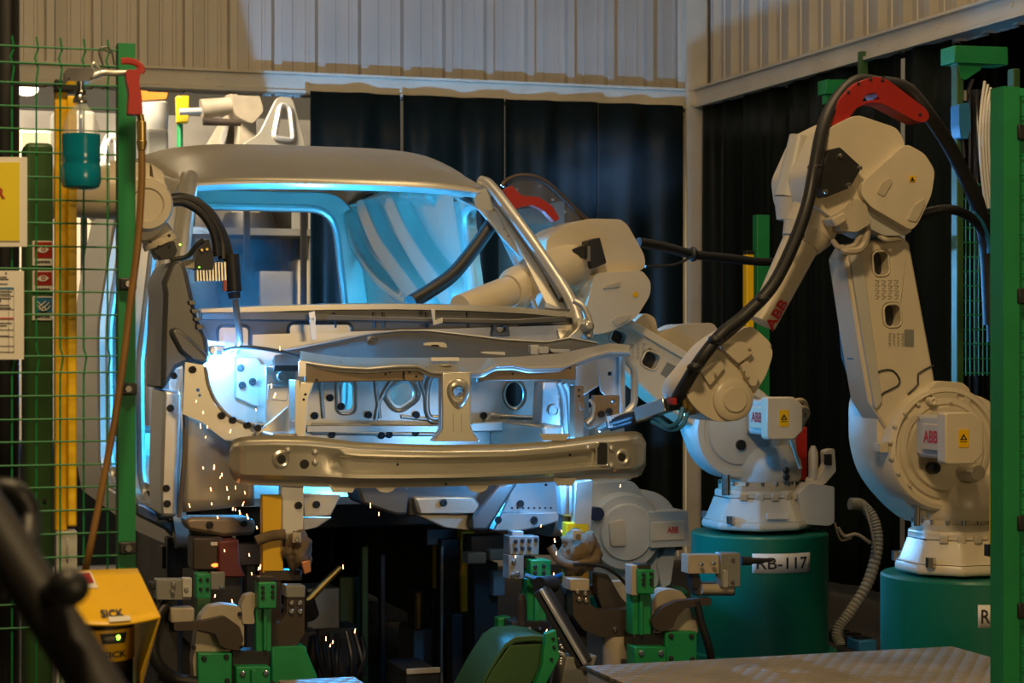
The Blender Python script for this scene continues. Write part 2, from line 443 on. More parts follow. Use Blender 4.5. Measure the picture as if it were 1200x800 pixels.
# --- upper tie bar
tx = [352, 375, 400, 430, 465, 490, 505, 535, 565, 580, 600, 620, 660, 690, 715, 738]
ty = [423, 427, 430, 431.5, 428.5, 428.5, 436, 437, 436.5, 428, 427, 431, 430, 418.5, 411, 412]
tb = [411, 415, 418, 419, 419, 419, 419, 419, 419, 419, 418, 417, 413, 407, 402, 404]
secs = []
for i in range(80):
    x = 352+386*i/79; y = interp(x, tx, ty); yb = interp(x, tx, tb); B = bow(x)*1.1
    p = c(x, y, .09+B); q = c(x, yb, .27+B)
    secs.append([p+Vector((0, .004, -.018)), p+Vector((0, 0, -.016)), p+Vector((0, -.004, -.001)), p+Vector((0, 0, .004)), p+Vector((0, .012, .004)), p*.5+q*.5, q, q+Vector((0, 0, -.012)), p*.5+q*.5+Vector((0, 0, -.012)), p+Vector((0, .012, -.006))])
tie = part(MB().loft(secs, closed=True, cap=True), 'tie_bar', STEEL, ang=50)
part(MB().tube([c(352+386*i/79, interp(352+386*i/79, tx, ty)+.6, .085+bow(352+386*i/79)*1.1) for i in range(80)], .0055, 8, smooth=False), 'tie_bar_lip', STEELB, parent=tie)
b = MB().pp([(358, 426), (400, 432), (430, 434), (465, 431), (497, 431), (497, 447), (470, 446), (358, 448)], .125, .02)
b.pp([(560, 437), (572, 436), (580, 431), (600, 430), (620, 434), (660, 433), (675, 426), (675, 445), (575, 446), (560, 448)], .125, .02)
part(b, 'tie_bar_web', HEAT, .003, parent=tie)
b = MB().pb(474, 432, 497, 446, .11, .012, 3).pb(560, 436, 574, 446, .11, .012, 3)
part(b, 'web_bracket', HEAT, .002, parent=tie)
part(MB().pb(350, 423, 358.5, 441, .10, .006, 1), 'end_tab', STEELB, parent=tie)
for x, y in ((452, 438), (457, 436), (480, 436), (488, 441), (371, 445), (601, 438), (668, 431)):
    part(MB().lv(x, y, .108 if x > 470 and x < 500 else .123, [(1.5, .004), (1.5, 0)], 10), 'small_hole', GROM, parent=tie)
part(MB().lathe([(.025, -.002), (.027, .004), (.018, .007), (.010, .004), (.001, .004)], c(521, 428, .18), (0, 0, 1), 18).box(c(521, 424, .20)+Vector((0, 0, .01)), (.10, .02, .012)), 'latch_striker', STEELB, parent=tie)

# --- centre latch support
cs = part(MB().pp([(518, 436), (552, 436), (552.5, 500), (556, 508), (563, 517), (507, 517), (514, 509), (518, 502)], .07, .05,
          holes=[circ(537, 459, 5.5, 5.5, 18)]), 'latch_support', STEEL, .005)
b = MB(); drop = [(537+13*math.cos(t)*(1-.25*math.sin(t)) , 461+18*math.sin(t)) for t in [2*PI*i/24 for i in range(24)]]
in_ = circ(537, 458.5, 6.5, 6.5, 24)
b.loft([[c(x, y, .070) for x, y in drop], [c(537+(x-537)*.86, 460+(y-460)*.86, .055) for x, y in drop], [c(x, y, .052) for x, y in circ(537, 459, 8, 8, 24)], [c(x, y, .060) for x, y in in_], [c(x, y, .10) for x, y in in_]], closed=True)
part(b, 'striker_recess', STEEL, parent=cs, ang=70)
part(MB().pb(531.5, 484, 534, 505, .066, .006, 1).pb(541, 484, 543.5, 505, .066, .006, 1), 'stiffening_bead', STEEL, parent=cs)

# --- radiator frame uprights
part(MB().pp([(352, 447), (369, 447), (361, 470), (358, 514), (344, 514), (347, 470)], .12, .05).pb(346, 445, 351, 508, .10, .10, 1), 'radiator_upright', STEEL, .004)
part(MB().pb(673, 452, 684, 513, .16, .05, 1).pp([(679, 470), (686, 472), (686, 480), (680, 480)], .155, .03), 'radiator_upright', HEAT, .003)
b = MB()
for x, y in ((678.5, 457), (678.5, 464), (358, 462), (356, 468)): b.lv(x, y, .118 if x < 500 else .158, [(1.6, .004), (1.6, 0)], 8)
part(b, 'bolt_hole', GROM)

# --- firewall with pressed openings
holes = [rrect(398, 448, 413, 480, 6), rrect(457, 451, 484, 473, 9, a=-.62), circ(603, 462, 10.5, 14.5, 24), circ(623, 430, 6, 4)]
fw = part(MB().pp([(296, 392), (690, 380), (690, 535), (296, 535)], .95, .006, holes), 'firewall', STEEL)
b = MB()
b.prim(rrect(394, 444, 417, 485, 8), .948, .006); b.prim(rrect(452, 446, 489, 478, 12, a=-.62), .948, .010); b.prim(circ(603, 462, 13, 17), .948, .006)
b.lv(576.5, 495, .948, [(12, .004), (12, -.004), (10, -.012), (8, -.012), (7, -.004), (1, -.004)], 24)
for x0, y0, x1, y1 in ((365, 498, 518, 501), (365, 507, 518, 509), (440, 446, 445, 490), (376, 448, 379, 490), (575, 487, 640, 490), (470, 488, 500, 491)):
    b.pt([(x0, y0, .946), (x1, y1, .946)], .008)
b.pt([(516, 430, .945), (503, 445, .945), (500, 470, .945), (503, 488, .945), (516, 490, .945)], .012)
b.pt([(440, 492, .946), (445, 470, .946), (460, 445, .946), (475, 440, .946)], .008)
b.pt([(492, 446, .946), (500, 470, .946), (503, 492, .946), (515, 495, .946)], .008)
part(b, 'pressed_bead', STEEL, parent=fw, ang=60)
part(MB().pp([(520, 504), (556, 495), (640, 492), (650, 497), (650, 503), (560, 506)], .80, .06).pb(360, 499, 520, 506, .85, .08, 1), 'steering_crossmember', STEEL, .004)
part(MB().pp([(606, 508), (650, 500), (652, 522), (606, 522)], .7, .1), 'rail_bracket', STEELB, .004)

# --- cowl: dark front lip, trough, flange under the windscreen
cx_ = [322, 345, 390, 435, 470, 500, 540, 590, 640, 668, 700]
cy_ = [412, 409, 400, 391, 387.5, 387.5, 392, 398, 401, 396, 402]
secs = []
for i in range(60):
    x = 322+378*i/59; y = interp(x, cx_, cy_)
    p = c(x, y, .74); q = c(x, y+12, .66); r_ = c(x, min(y+32, 428), .42)
    secs.append([p+Vector((0, .05, -.02)), p+Vector((0, .03, .0)), p, p+Vector((0, -.012, -.008)), q, r_, r_+Vector((0, .02, -.02)), q+Vector((0, .02, -.015))])
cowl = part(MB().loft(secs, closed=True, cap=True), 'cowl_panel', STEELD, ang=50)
part(MB().tube([c(322+378*i/59, interp(322+378*i/59, cx_, cy_)-.4, .735) for i in range(60)], .0035, 6, smooth=False), 'cowl_edge', STEELB, parent=cowl)
part(MB().lv(436, 400.5, .695, [(8, .01), (7.5, -.006), (5, -.010), (4, -.004), (1, -.004)], 20), 'drain_boss', STEELD, parent=cowl)
b = MB().pp(rrect(496, 401, 524, 428, 5), .60, .03, [rrect(504, 404, 515, 411, 3)]); part(b, 'hood_latch_bracket', STEEL, .003, parent=cowl)
b = MB().pb(564, 412, 592, 418, .58, .03, 1).pb(622, 404, 632, 416, .62, .03, 2).pb(632, 406, 643, 414, .60, .02, 2).pp(rrect(645, 405, 668, 413, 4), .6, .05)
part(b, 'pipe_bracket', STEELB, .003, parent=cowl)
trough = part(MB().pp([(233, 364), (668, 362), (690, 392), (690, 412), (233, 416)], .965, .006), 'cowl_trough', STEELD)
part(MB().pp(rrect(339, 380, 411, 407, 5), .958, .006).pp(rrect(256, 383, 291, 411, 5), .958, .006), 'trough_lit_patch', STEEL, .002, parent=trough)  # lighter steel plates: the lit patches of the trough put into colour
b = MB()
for x0, y0, x1, y1 in ((338, 379, 412, 408), (606, 381, 650, 404), (302, 394, 329, 412), (255, 382, 292, 412)):
    b.prim(rrect(x0, y0, x1, y1, 6), .962, .007)
b.prim(circ(629, 397, 9, 9), .962, .006)
for x in (392, 438, 449, 500, 548): b.pt([(x, 366, .962), (x+1, 384, .962)], .006)
part(b, 'trough_bead', STEELD, parent=trough, ang=60)
part(MB().pp([(578, 380), (596, 380), (598, 394), (576, 394)], .93, .03, [circ(587, 385, 5, 4)]), 'wiper_mount', STEELD, .003, parent=trough)
part(MB().pp([(362, 366), (369, 364), (371, 398), (365, 398)], .84, .006).pp([(363, 371), (370, 371), (370, 378), (363, 378)], .83, .012, [circ(366, 374.5, 2, 2, 10)]).pp([(505, 362), (510, 362), (510, 375), (519, 372), (519, 378), (508, 381)], .84, .006), 'hinge_tab', STEELB, .001, parent=trough)
scr = [(234, 361), (300, 358), (380, 355.5), (460, 355), (540, 356.5), (610, 360), (668, 365)]
def ws(x): return .93+.0*x
secs = []
for x, y in scr:
    p = c(x, y, .97); secs.append([p, p+Vector((0, -.035, -.004)), p+Vector((0, -.035, -.024)), p+Vector((0, .0, -.028)), p+Vector((0, .30, -.06)), p+Vector((0, .30, -.035))])
part(MB().loft(secs, closed=True, cap=True), 'windscreen_flange', STEEL, ang=40)
part(MB().pp([(236, 366), (320, 365), (420, 370), (500, 372), (600, 374), (664, 370), (664, 377), (600, 380), (420, 376), (236, 374)], .88, .05), 'cowl_top_strip', STEELD, .004)

# --- left front: inner apron, strut tower, flange edge, brace
ap = part(MB().pp([(217, 424), (240, 428), (243, 450), (252, 474), (270, 491), (298, 499), (344, 499), (348, 520), (264, 516), (236, 494), (214, 485)], .34, .008, [circ(232, 457, 2.2, 2.2, 10), circ(234, 463, 1.8, 1.8, 10)]), 'inner_apron', STEEL)
part(MB().pt([(241, 430, .335), (245, 452, .335), (255, 473, .335), (272, 489, .335), (298, 497, .335), (344, 498, .335)], .006), 'apron_edge', STEELB, parent=ap)
b = MB().pp([(238, 398), (322, 408), (346, 420), (350, 522), (248, 522), (238, 470)], .72, .01, [circ(282, 431, 3.4, 3.4, 12), circ(296, 447, 4, 4, 12), circ(284, 451, 3, 3, 12)])
st = part(b, 'strut_tower', STEEL)
part(MB().pp([(276, 418), (302, 419), (308, 428), (310, 470), (300, 476), (276, 466)], .70, .02, [circ(282, 431, 3, 3, 12), circ(296, 447, 3.6, 3.6, 12)]), 'tower_face', STEELB, .004, parent=st)
part(MB().pp([(311, 427), (346, 430), (347, 498), (311, 496)], .55, .17), 'tower_box', STEEL, .006, parent=st)
part(MB().lv(330, 441, .548, [(6, .004), (6, -.003), (4.5, -.006), (1, -.004)], 18).pp([(314, 450), (340, 452), (336, 470), (313, 468)], .545, .01), 'box_pressing', STEEL, .003, parent=st)
part(MB().pp([(300, 508), (338, 476), (346, 480), (346, 516), (300, 518)], .30, .02), 'tower_gusset', STEEL, .003)
part(MB().pt([(262, 411, .55), (275, 408, .52), (296, 407, .48), (330, 412, .42), (365, 420, .32), (400, 426, .20)], .014, sy=.5), 'upper_brace', STEELD)
part(MB().pt([(243, 412, .56), (252, 410, .56), (262, 411, .55)], .018).lv(247, 411, .54, [(5, 0), (5, -.03), (3, -.05)]), 'hinge_bolt', STEELB)

# --- left hinge pillar, wheelhouse, sill
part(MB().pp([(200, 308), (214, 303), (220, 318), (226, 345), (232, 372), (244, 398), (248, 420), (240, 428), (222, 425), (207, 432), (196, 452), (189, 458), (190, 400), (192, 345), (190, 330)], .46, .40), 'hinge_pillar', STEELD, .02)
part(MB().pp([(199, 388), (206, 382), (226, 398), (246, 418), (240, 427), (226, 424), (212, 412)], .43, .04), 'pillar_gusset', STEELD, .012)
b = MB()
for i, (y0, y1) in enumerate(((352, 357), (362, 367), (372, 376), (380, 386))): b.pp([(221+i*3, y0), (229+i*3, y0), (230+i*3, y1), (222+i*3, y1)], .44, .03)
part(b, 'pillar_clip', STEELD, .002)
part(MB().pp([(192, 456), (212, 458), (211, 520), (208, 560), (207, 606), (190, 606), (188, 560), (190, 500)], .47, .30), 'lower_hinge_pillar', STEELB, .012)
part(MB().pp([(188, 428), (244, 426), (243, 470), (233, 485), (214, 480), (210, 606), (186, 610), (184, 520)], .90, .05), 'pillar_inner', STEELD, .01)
secs = []
for j in range(9):
    t = j/8; y0 = 468+t*0; row = []
    for i in range(13):
        s_ = i/12; x = 214+s_*84; y = (472+s_*44)+t*(600-8*s_-(472+s_*44))
        row.append(c(x, y, .36+.03*math.sin(PI*s_)**2+.06*(1-s_)+.02*t))
    secs.append(row)
o = part(MB().loft(secs), 'wheelhouse', STEEL); m_ = o.modifiers.new('thickness', 'SOLIDIFY'); m_.thickness = .006
part(MB().pt([(216, 474, .40), (217, 520, .40), (213, 570, .41), (210, 606, .42)], .008), 'wheelhouse_flange', HEAT)
part(MB().pp([(216, 609), (226, 606), (290, 606), (300, 610), (298, 627), (262, 629), (222, 622)], .40, .12), 'jacking_bracket', HEAT, .012)
part(MB().pp([(160, 588), (172, 592), (205, 612), (202, 630), (196, 622), (160, 604)], .92, .08), 'sill_end', STEELD, .01)
part(MB().pb(344, 514, 350, 640, .70, .06), 'inner_bracket', STEELD)

# --- right front: strut tower, apron plates, handle-shaped brace
b = MB().pp([(636, 447), (660, 447), (668, 470), (672, 522), (632, 522)], .45, .10, [])
rt = part(b, 'strut_tower', STEELB, .006)
part(MB().pt([(662, 449, .44), (667, 462, .44), (669, 490, .44), (671, 520, .44)], .010).pt([(655, 448, .44), (660, 462, .44), (662, 490, .44), (664, 520, .44)], .010).pt([(669, 450, .45), (673, 462, .45), (675, 490, .45), (677, 520, .45)], .010), 'tower_rib', STEELB, parent=rt)
part(MB().lv(649, 481, .45, [(7, .0), (7, -.008), (5, -.008), (4, -.002), (1, -.002)], 20).lv(656, 464, .45, [(2, 0), (2, -.004)], 10), 'tower_boss', STEELB, parent=rt)
part(MB().pp([(675, 424), (700, 416), (702, 452), (684, 463), (675, 455)], .26, .01), 'apron_plate', STEELB, .002)
rp = part(MB().pp([(699, 417), (722, 412), (732, 416), (732, 470), (727, 480), (704, 458)], .30, .01, [rrect(712.5, 435.5, 717.5, 440, 1)]), 'apron_plate', STEELB, .002)
part(MB().pt([(730, 416, .27), (738, 426, .27), (743, 434, .27), (743.5, 460, .27), (742, 474, .27), (732, 486, .27)], .014).pt([(729, 418, .27), (729, 486, .27)], .012), 'brace_loop', STEELB, parent=rp)
part(MB().pp([(696, 463), (727, 463), (727, 486), (708, 496), (690, 503), (684, 493), (693, 488), (696, 478)], .20, .03, [circ(719, 471, 2.2, 2.2, 10)]), 'apron_bracket', HEAT, .004)
part(MB().pt([(688, 496, .19), (694, 489, .19), (696, 476, .19), (691, 468, .19)], .006), 'bracket_edge', STEELB)
part(MB().pp([(664, 396), (675, 386), (684, 372), (694, 382), (697, 396), (690, 398), (684, 390), (680, 400)], .86, .10).pt([(672, 352, .9), (684, 360, .88), (692, 380, .86), (690, 396, .84)], .012).lv(688, 382, .84, [(7, .02), (7, -.02), (4, -.03)]), 'hinge_mount', STEEL, .004)
part(MB().bar((.50, .32, 1.04), (.50, .95, 1.04), .08, .12).bar((-.52, .1, 1.03), (-.52, .95, 1.03), .09, .13), 'longitudinal_rail', STEEL, .01)

# --- under the bumper
part(MB().pp([(330, 566), (345, 566), (356, 566), (355, 654), (328, 654)], .14, .05), 'front_leg', STEELB, .004)
part(MB().pp([(675, 564), (695, 562), (692, 641), (672, 641)], .16, .05), 'front_leg', STEEL, .004)
part(MB().pp([(656, 563), (676, 563), (673, 606), (658, 604)], .19, .05).pt([(662, 566, .18), (662, 602, .18)], .006).pt([(669, 566, .18), (669, 602, .18)], .006), 'crash_box', STEELB, .004)
part(MB().pp([(660, 604), (672, 606), (672, 626), (659, 622)], .22, .05), 'leg_gusset', STEELD)
part(MB().pp([(354, 578), (400, 580), (388, 604), (356, 606)], .45, .03).pp([(354, 606), (390, 606), (372, 618), (355, 622)], .5, .03), 'lower_gusset', STEEL, .004)
part(MB().pp([(414, 560), (472, 562), (480, 570), (477, 604), (465, 604), (424, 590)], .42, .20), 'engine_cradle', STEELD, .012)
part(MB().pp([(472, 562), (600, 560), (588, 585), (570, 604), (478, 604)], .50, .15), 'cradle_crossmember', STEELD, .01)
part(MB().pp([(485, 582), (555, 582), (563, 590), (556, 602), (490, 602)], .42, .05), 'cradle_rail', STEEL, .01)
part(MB().pp([(488, 603), (552, 603), (553, 622), (520, 618)], .46, .10), 'cradle_skirt', STEEL, .005)
part(MB().pp([(586, 566), (610, 562), (572, 622), (553, 622), (553, 606)], .40, .20), 'diagonal_rail', STEELD, .012)
part(MB().pp([(604, 562), (655, 560), (659, 604), (657, 612), (585, 606)], .62, .04), 'floor_front_panel', STEELB, .005)
part(MB().pp([(588, 600), (656, 600), (658, 610), (632, 618), (612, 622), (578, 622)], .55, .06), 'floor_lip', STEELB, .006)
b = MB()
for i in range(8): b.lv(600+i*6.5, 595, .619, [(1.2, .002), (1.2, -.002)], 8)
part(b, 'weld_spot', GROM)

# --- shell: floor, roof, sides, pillars, rear frame
part(MB().box((0, 2.45, .80), (1.46, 3.0, .03)), 'floor_pan', STEEL)
def zc(v):
    xs = [1.46, 1.56, 1.70, 1.90, 2.2, 2.6, 3.2, 3.9, 4.30]; ys = [2.035, 2.085, 2.145, 2.205, 2.26, 2.29, 2.29, 2.27, 2.22]
    return interp(v, xs, ys)
roof = MB(); secs = []
for j in range(41):
    t = j/40; row = []
    for i in range(41):
        s_ = -1+2*i/40; v = (1.46+.09*abs(s_)**2)*(1-t)+4.30*t
        vv = v-.09*abs(s_)**2*(1-t); k = min(1, t*8)
        row.append(Vector((s_*(.64+.06*min(1, t*4)), v, zc(vv)-.085*abs(s_)**5.5*(.15+.85*k))))
    secs.append(row)
rf = part(roof.loft(secs), 'roof_panel', STEEL); m_ = rf.modifiers.new('thickness', 'SOLIDIFY'); m_.thickness = .012; m_.offset = -1
secs = []
for i in range(31):
    s_ = -1+2*i/30; p = Vector((s_*.645, 1.46+.09*s_*s_, 2.035-.0195*abs(s_)**3.2))
    secs.append([p+Vector((0, -.012, -.002)), p+Vector((0, -.008, .008)), p+Vector((0, .01, .004)), p+Vector((0, .14, .02)), p+Vector((0, .14, -.01)), p+Vector((0, .02, -.022))])
part(MB().loft(secs, closed=True, cap=True), 'windscreen_header', STEELB, ang=40)
for v in (2.1, 2.9, 3.5):
    secs = [[Vector((s*.66, v-.04, zc(v)-.08*abs(s)**5-.02)), Vector((s*.66, v-.03, zc(v)-.08*abs(s)**5-.05)), Vector((s*.66, v+.03, zc(v)-.08*abs(s)**5-.05)), Vector((s*.66, v+.04, zc(v)-.08*abs(s)**5-.02))] for s in [-1+i/10 for i in range(21)]]
    part(MB().loft(secs), 'roof_bow', STEEL, ang=40)
def us(z): return .785-(.115*(max(0, z-1.45)/.7)**1.3) - (.04*max(0, .85-z)/.25)
outer = [(.90, .64), (2.05, .60), (4.28, .62), (4.34, 1.4), (4.28, 2.04), (4.14, 2.10), (1.75, 2.055), (1.60, 2.035), (1.50, 1.97), (1.0, 1.50), (.90, 1.40)]
fd = rnd([(1.10, .78), (1.97, .74), (2.03, 1.2), (1.99, 1.98), (1.62, 1.99), (1.16, 1.52), (1.06, 1.3)], .12, 5)
sd_ = rnd([(2.20, .74), (3.06, .74), (3.12, 1.4), (3.08, 2.03), (2.20, 2.03), (2.22, 1.3)], .12, 5)
cuts = [('b', z) for z in (.7, .85, 1.0, 1.2, 1.4, 1.5, 1.6, 1.7, 1.8, 1.9, 2.0, 2.08)]
for sgn, hs in ((-1, [fd, sd_]), (1, [fd])):
    sp = part(MB().plate(rnd(outer, .05), hs, lambda a, b_, d: Vector((sgn*(us(b_)-d), a, b_)), .05, cuts), 'body_side', STEEL, .008)
    for h in hs:
        part(MB().tube([(sgn*(us(q)-.045), p, q) for p, q in h], .018, 8, closed=True, smooth=False), 'door_opening_flange', STEELB, parent=sp)
        part(MB().tube([(sgn*(us(q)+.004), p*.0+1.55+(p-1.55)*1.05 if h is fd else 2.65+(p-2.65)*1.05, 1.38+(q-1.38)*1.03) for p, q in h], .008, 6, closed=True, smooth=False), 'door_seam', STEELB, parent=sp)
# roof side rails
for sgn in (-1, 1):
    part(MB().tube([(sgn*(.625), 1.53, 1.99), (sgn*.645, 1.70, 2.015), (sgn*.675, 2.0, 2.06), (sgn*.68, 2.8, 2.14), (sgn*.68, 4.25, 2.08)], .05, 12), 'roof_rail', STEEL)
# A pillars
top = c(576, 219, 1.53); bot = c(668, 350, 1.02); end = c(680, 384, .92)
ap_ = part(MB().tube([top+Vector((-.03, .05, .03)), top, c(606, 258, 1.36), c(640, 306, 1.18), bot, end], .028, 10, sy=.8), 'windscreen_pillar', STEELB)
part(MB().tube([c(574, 226, 1.56), c(604, 264, 1.39), c(636, 311, 1.21), c(660, 350, 1.06)], .018, 8), 'pillar_flange', STEELD, parent=ap_)
secs = []
for (x0, y0, x1, y1, v) in ((536, 232, 566, 228, 1.62), (562, 246, 590, 250, 1.52), (590, 280, 616, 284, 1.38), (618, 310, 636, 310, 1.26), (640, 345, 656, 344, 1.12), (640, 360, 668, 365, 1.02)):
    p, q = c(x0, y0, v), c(x1, y1, v); secs.append([p, q, q+Vector((0, .02, 0)), p+Vector((0, .02, 0))])
o = part(MB().loft(secs, closed=True, cap=True), 'inner_pillar_flange', STEELB, parent=ap_)
b = MB()
for i in range(14):
    t = i/13; x = 566+t*78; y = 240+t*96; b.lv(x, y, 1.57-.44*t, [(1.6, .003), (1.6, -.002)], 8)
part(b, 'flange_hole', GROM, parent=ap_)
tl = c(221, 214, 1.53)
al = part(MB().tube([tl+Vector((.01, .05, .03)), tl, c(217, 250, 1.35), c(213, 285, 1.18), c(208, 330, 1.0), c(207, 372, .90)], .036, 10, sy=.8), 'windscreen_pillar', STEEL)
part(MB().tube([c(226, 216, 1.55), c(222, 252, 1.38), c(218, 290, 1.2), c(216, 330, 1.04)], .012, 8), 'pillar_flange', STEELB, parent=al)
# B pillar right (inner face) and its bright edge
part(MB().tube([(.665, 2.05, 2.02), (.71, 2.04, 1.7), (.755, 2.06, 1.35), (.755, 2.06, .85)], .045, 10, sy=.7), 'door_pillar', STEEL)
part(MB().tube([(-.665, 2.1, 2.05), (-.71, 2.1, 1.7), (-.755, 2.12, 1.35), (-.755, 2.10, .85)], .05, 10, sy=.8), 'door_pillar', STEEL)
# inner quarter panel on the right, with pressed swellings
ridges = [([(427, 256), (434, 296), (452, 328), (480, 354)], .045, .035), ([(452, 246), (461, 284), (478, 318), (498, 350)], .095, .04), ([(486, 242), (495, 276), (512, 314), (532, 346)], .095, .04), ([(432, 236), (470, 229), (522, 231)], .03, .025)]
R3 = [([cu(p.x, p.y, .70) for p in catmull([(a, b_, 0) for a, b_ in pts], 8)], w_, h_) for pts, w_, h_ in ridges]
secs = []; NU, NV = 120, 80
for j in range(NV+1):
    z = .84+(2.12-.84)*j/NV; row = []
    for i in range(NU+1):
        v = 2.06+(3.92-2.06)*i/NU; d = 0
        for pts, w_, h_ in R3:
            m_ = min((p.y-v)**2*.35+(p.z-z)**2 for p in pts)**.5; d = max(d, 1.5*h_*(1-smst(m_, w_*.55, w_*1.15)))
        row.append(Vector((us(z)-.055-d, v, z)))
    secs.append(row)
o = part(MB().loft(secs), 'inner_quarter_panel', STEEL, ang=70)
# rear frame
part(MB().plate(rnd([(-.70, .78), (.70, .78), (.76, 1.4), (.68, 2.05), (.55, 2.19), (-.55, 2.19), (-.68, 2.05), (-.76, 1.4)], .1, 4), [rnd([(-.60, .95), (.58, .95), (.60, 1.5), (.53, 2.10), (-.53, 2.10), (-.62, 1.5)], .14, 6)], lambda a, b_, d: Vector((a, 3.93+d, b_)), .07), 'rear_frame', STEEL, .012)
part(MB().tube([(p*1.0, 3.925, q) for p, q in rnd([(-.60, .95), (.58, .95), (.60, 1.5), (.53, 2.10), (-.53, 2.10), (-.62, 1.5)], .14, 6)], .02, 8, closed=True, smooth=False), 'rear_frame_flange', STEELB)

# --- black plugs scattered over the pressings
for x, y, v in ((260, 487, .33), (273, 492, .33), (290, 498, .33), (302, 501, .30), (387, 466, .94), (369, 487, .94), (432, 486, .94), (488, 486, .94), (389, 509, .94), (447, 510, .94), (487, 507, .94), (456, 509, .94),
                (705, 485, .19), (714, 482, .19), (400, 476, .94), (567, 487, .94), (246, 615, .39), (286, 613, .39), (350, 592, .13), (371, 591, .44), (520, 589, .41), (584, 609, .54), (626, 609, .54), (200, 478, .465), (195, 572, .465), (196, 590, .465), (628, 512, .69), (282, 431, .69), (296, 447, .69), (284, 451, .69), (226, 433, .33), (204, 440, .45), (610, 590, .6), (636, 431, .25)):
    part(MB().lv(x, y, v, [(4.2, .004), (4.4, -.002), (3.6, -.006), (1.8, -.006), (1.5, -.002), (.3, -.002)], 14), 'rubber_plug', GROM)
# ================================================================ welding robots and their pedestals
def pedestal(x, ytop, v, rad, label, text=None, tx=0, w=70, ty=650, th=24):
    p = c(x, ytop, v); zt = p.z
    t = thing('robot_pedestal', label, 'pedestal', (p.x, p.y, 0), 'green drum robot pedestals')
    b = MB(); b.lathe([(rad*1.12, .0), (rad*1.12, .03), (rad, .032), (rad, zt-.05), (rad, zt-.008), (rad-.008, zt), (.01, zt)], (p.x, p.y, 0), seg=64)
    b.build('drum', DRUM, t, split=False)
    if text is not None:
        k = mpp(x, v-rad); cam_a = math.atan2(CAM.x-p.x, -(CAM.y-p.y))     # angle towards the camera about -v
        q = c(x, ty, v-rad)
        a0 = math.asin(max(-1, min(1, tx*k/rad)))+cam_a
        def onto(a, b_, d=.002): ang = a0+a/rad; r = rad+d; return Vector((p.x+r*math.sin(ang), p.y-r*math.cos(ang), q.z+b_))
        W_, H_ = w*k*1.06, th*k
        m = MB(); rows = [[onto(-W_/2+W_*i/16, z, .0015) for i in range(17)] for z in (-H_/2, H_/2)]
        m.loft(rows); pl = m.build('number_plate', PAPER, t)
        sol = pl.modifiers.new('thickness', 'SOLIDIFY'); sol.thickness = .001
        hh = H_*.60
        lettering('lettering', text, hh, lambda a, b_: onto(-W_*.43+a, b_-hh/2, .004), INK, pl, .012, fit=W_*.86*(.55 if len(text) < 4 else 1))
    return t, p
def flush(b, name, t, m=CREAM, bevel=.012, **k): return b.build(name, m, t, bevel, **k)
def motor(t, x0, y0, x1, y1, v, depth, text=True, label_y=True, cover=CREAM):
    """servo motor: boxy housing whose front faces the aisle, lettering on the left side face"""
    r = min(x1-x0, y1-y0)
    h = (y1-y0)
    o = MB().pp([(x0, y0+2), (x0+3, y0), (x1-h*.22, y0), (x1, y0+h*.18), (x1, y1-h*.2), (x1-h*.2, y1), (x0+3, y1), (x0, y1-2)], v, depth*.22).build('motor_cover', cover, t, .006)
    p0, p1 = c(x0+2, y0+2, v+depth*.2), c(x0+2, y1-2, v+depth*.2); q1 = c(x1-6, y0, v+depth*.2)
    wx, wz = (q1-p0).x, (p0-p1).z
    body = MB().box((p0.x+wx/2, v+depth*.62, (p0.z+p1.z)/2), (wx*.96, depth*.86, wz*.9)).build('motor_body', WHITE, t, .012)
    MB().box((p0.x+wx*.02-.004, v+depth*.55, (p0.z+p1.z)/2), (.02, depth*.5, wz*.55)).build('side_panel', CREAM, body, .004)
    b = MB()
    for dy in (.3, .95):
        for dz in (-.36, .36): b.cyl((p0.x+.012, v+depth*dy, (p0.z+p1.z)/2+wz*dz), (p0.x-.004, v+depth*dy, (p0.z+p1.z)/2+wz*dz), .007, seg=8)
    b.build('bolt', CHROME, body)
    if text:
        lettering('lettering', 'ABB', wz*.26, flat((p0.x-.0095+wx*.02-.006, v+depth*.74, (p0.z+p1.z)/2-wz*.12), (0, -1, 0), (0, 0, 1)), REDL, body, .03, fit=depth*.38)
    if label_y:
        w_ = (x1-x0)*.26; cxp, cyp = (x0+x1)/2-1, (y0+y1)/2
        s_ = MB().pb(cxp-w_/2, cyp-w_*.9, cxp+w_/2, cyp+w_*.9, v-.0025, .003).build('warning_label', YEL, o)
        MB().pp([(cxp, cyp-w_*.45), (cxp+w_*.36, cyp+w_*.15), (cxp-w_*.36, cyp+w_*.15)], v-.004, .002, [[(cxp, cyp-w_*.22), (cxp+w_*.17, cyp+w_*.06), (cxp-w_*.17, cyp+w_*.06)]]).build('warning_triangle', INK, s_)
        MB().pb(cxp-w_*.34, cyp+w_*.3, cxp+w_*.34, cyp+w_*.36, v-.004, .002).build('text_line', INK, s_)
    return body
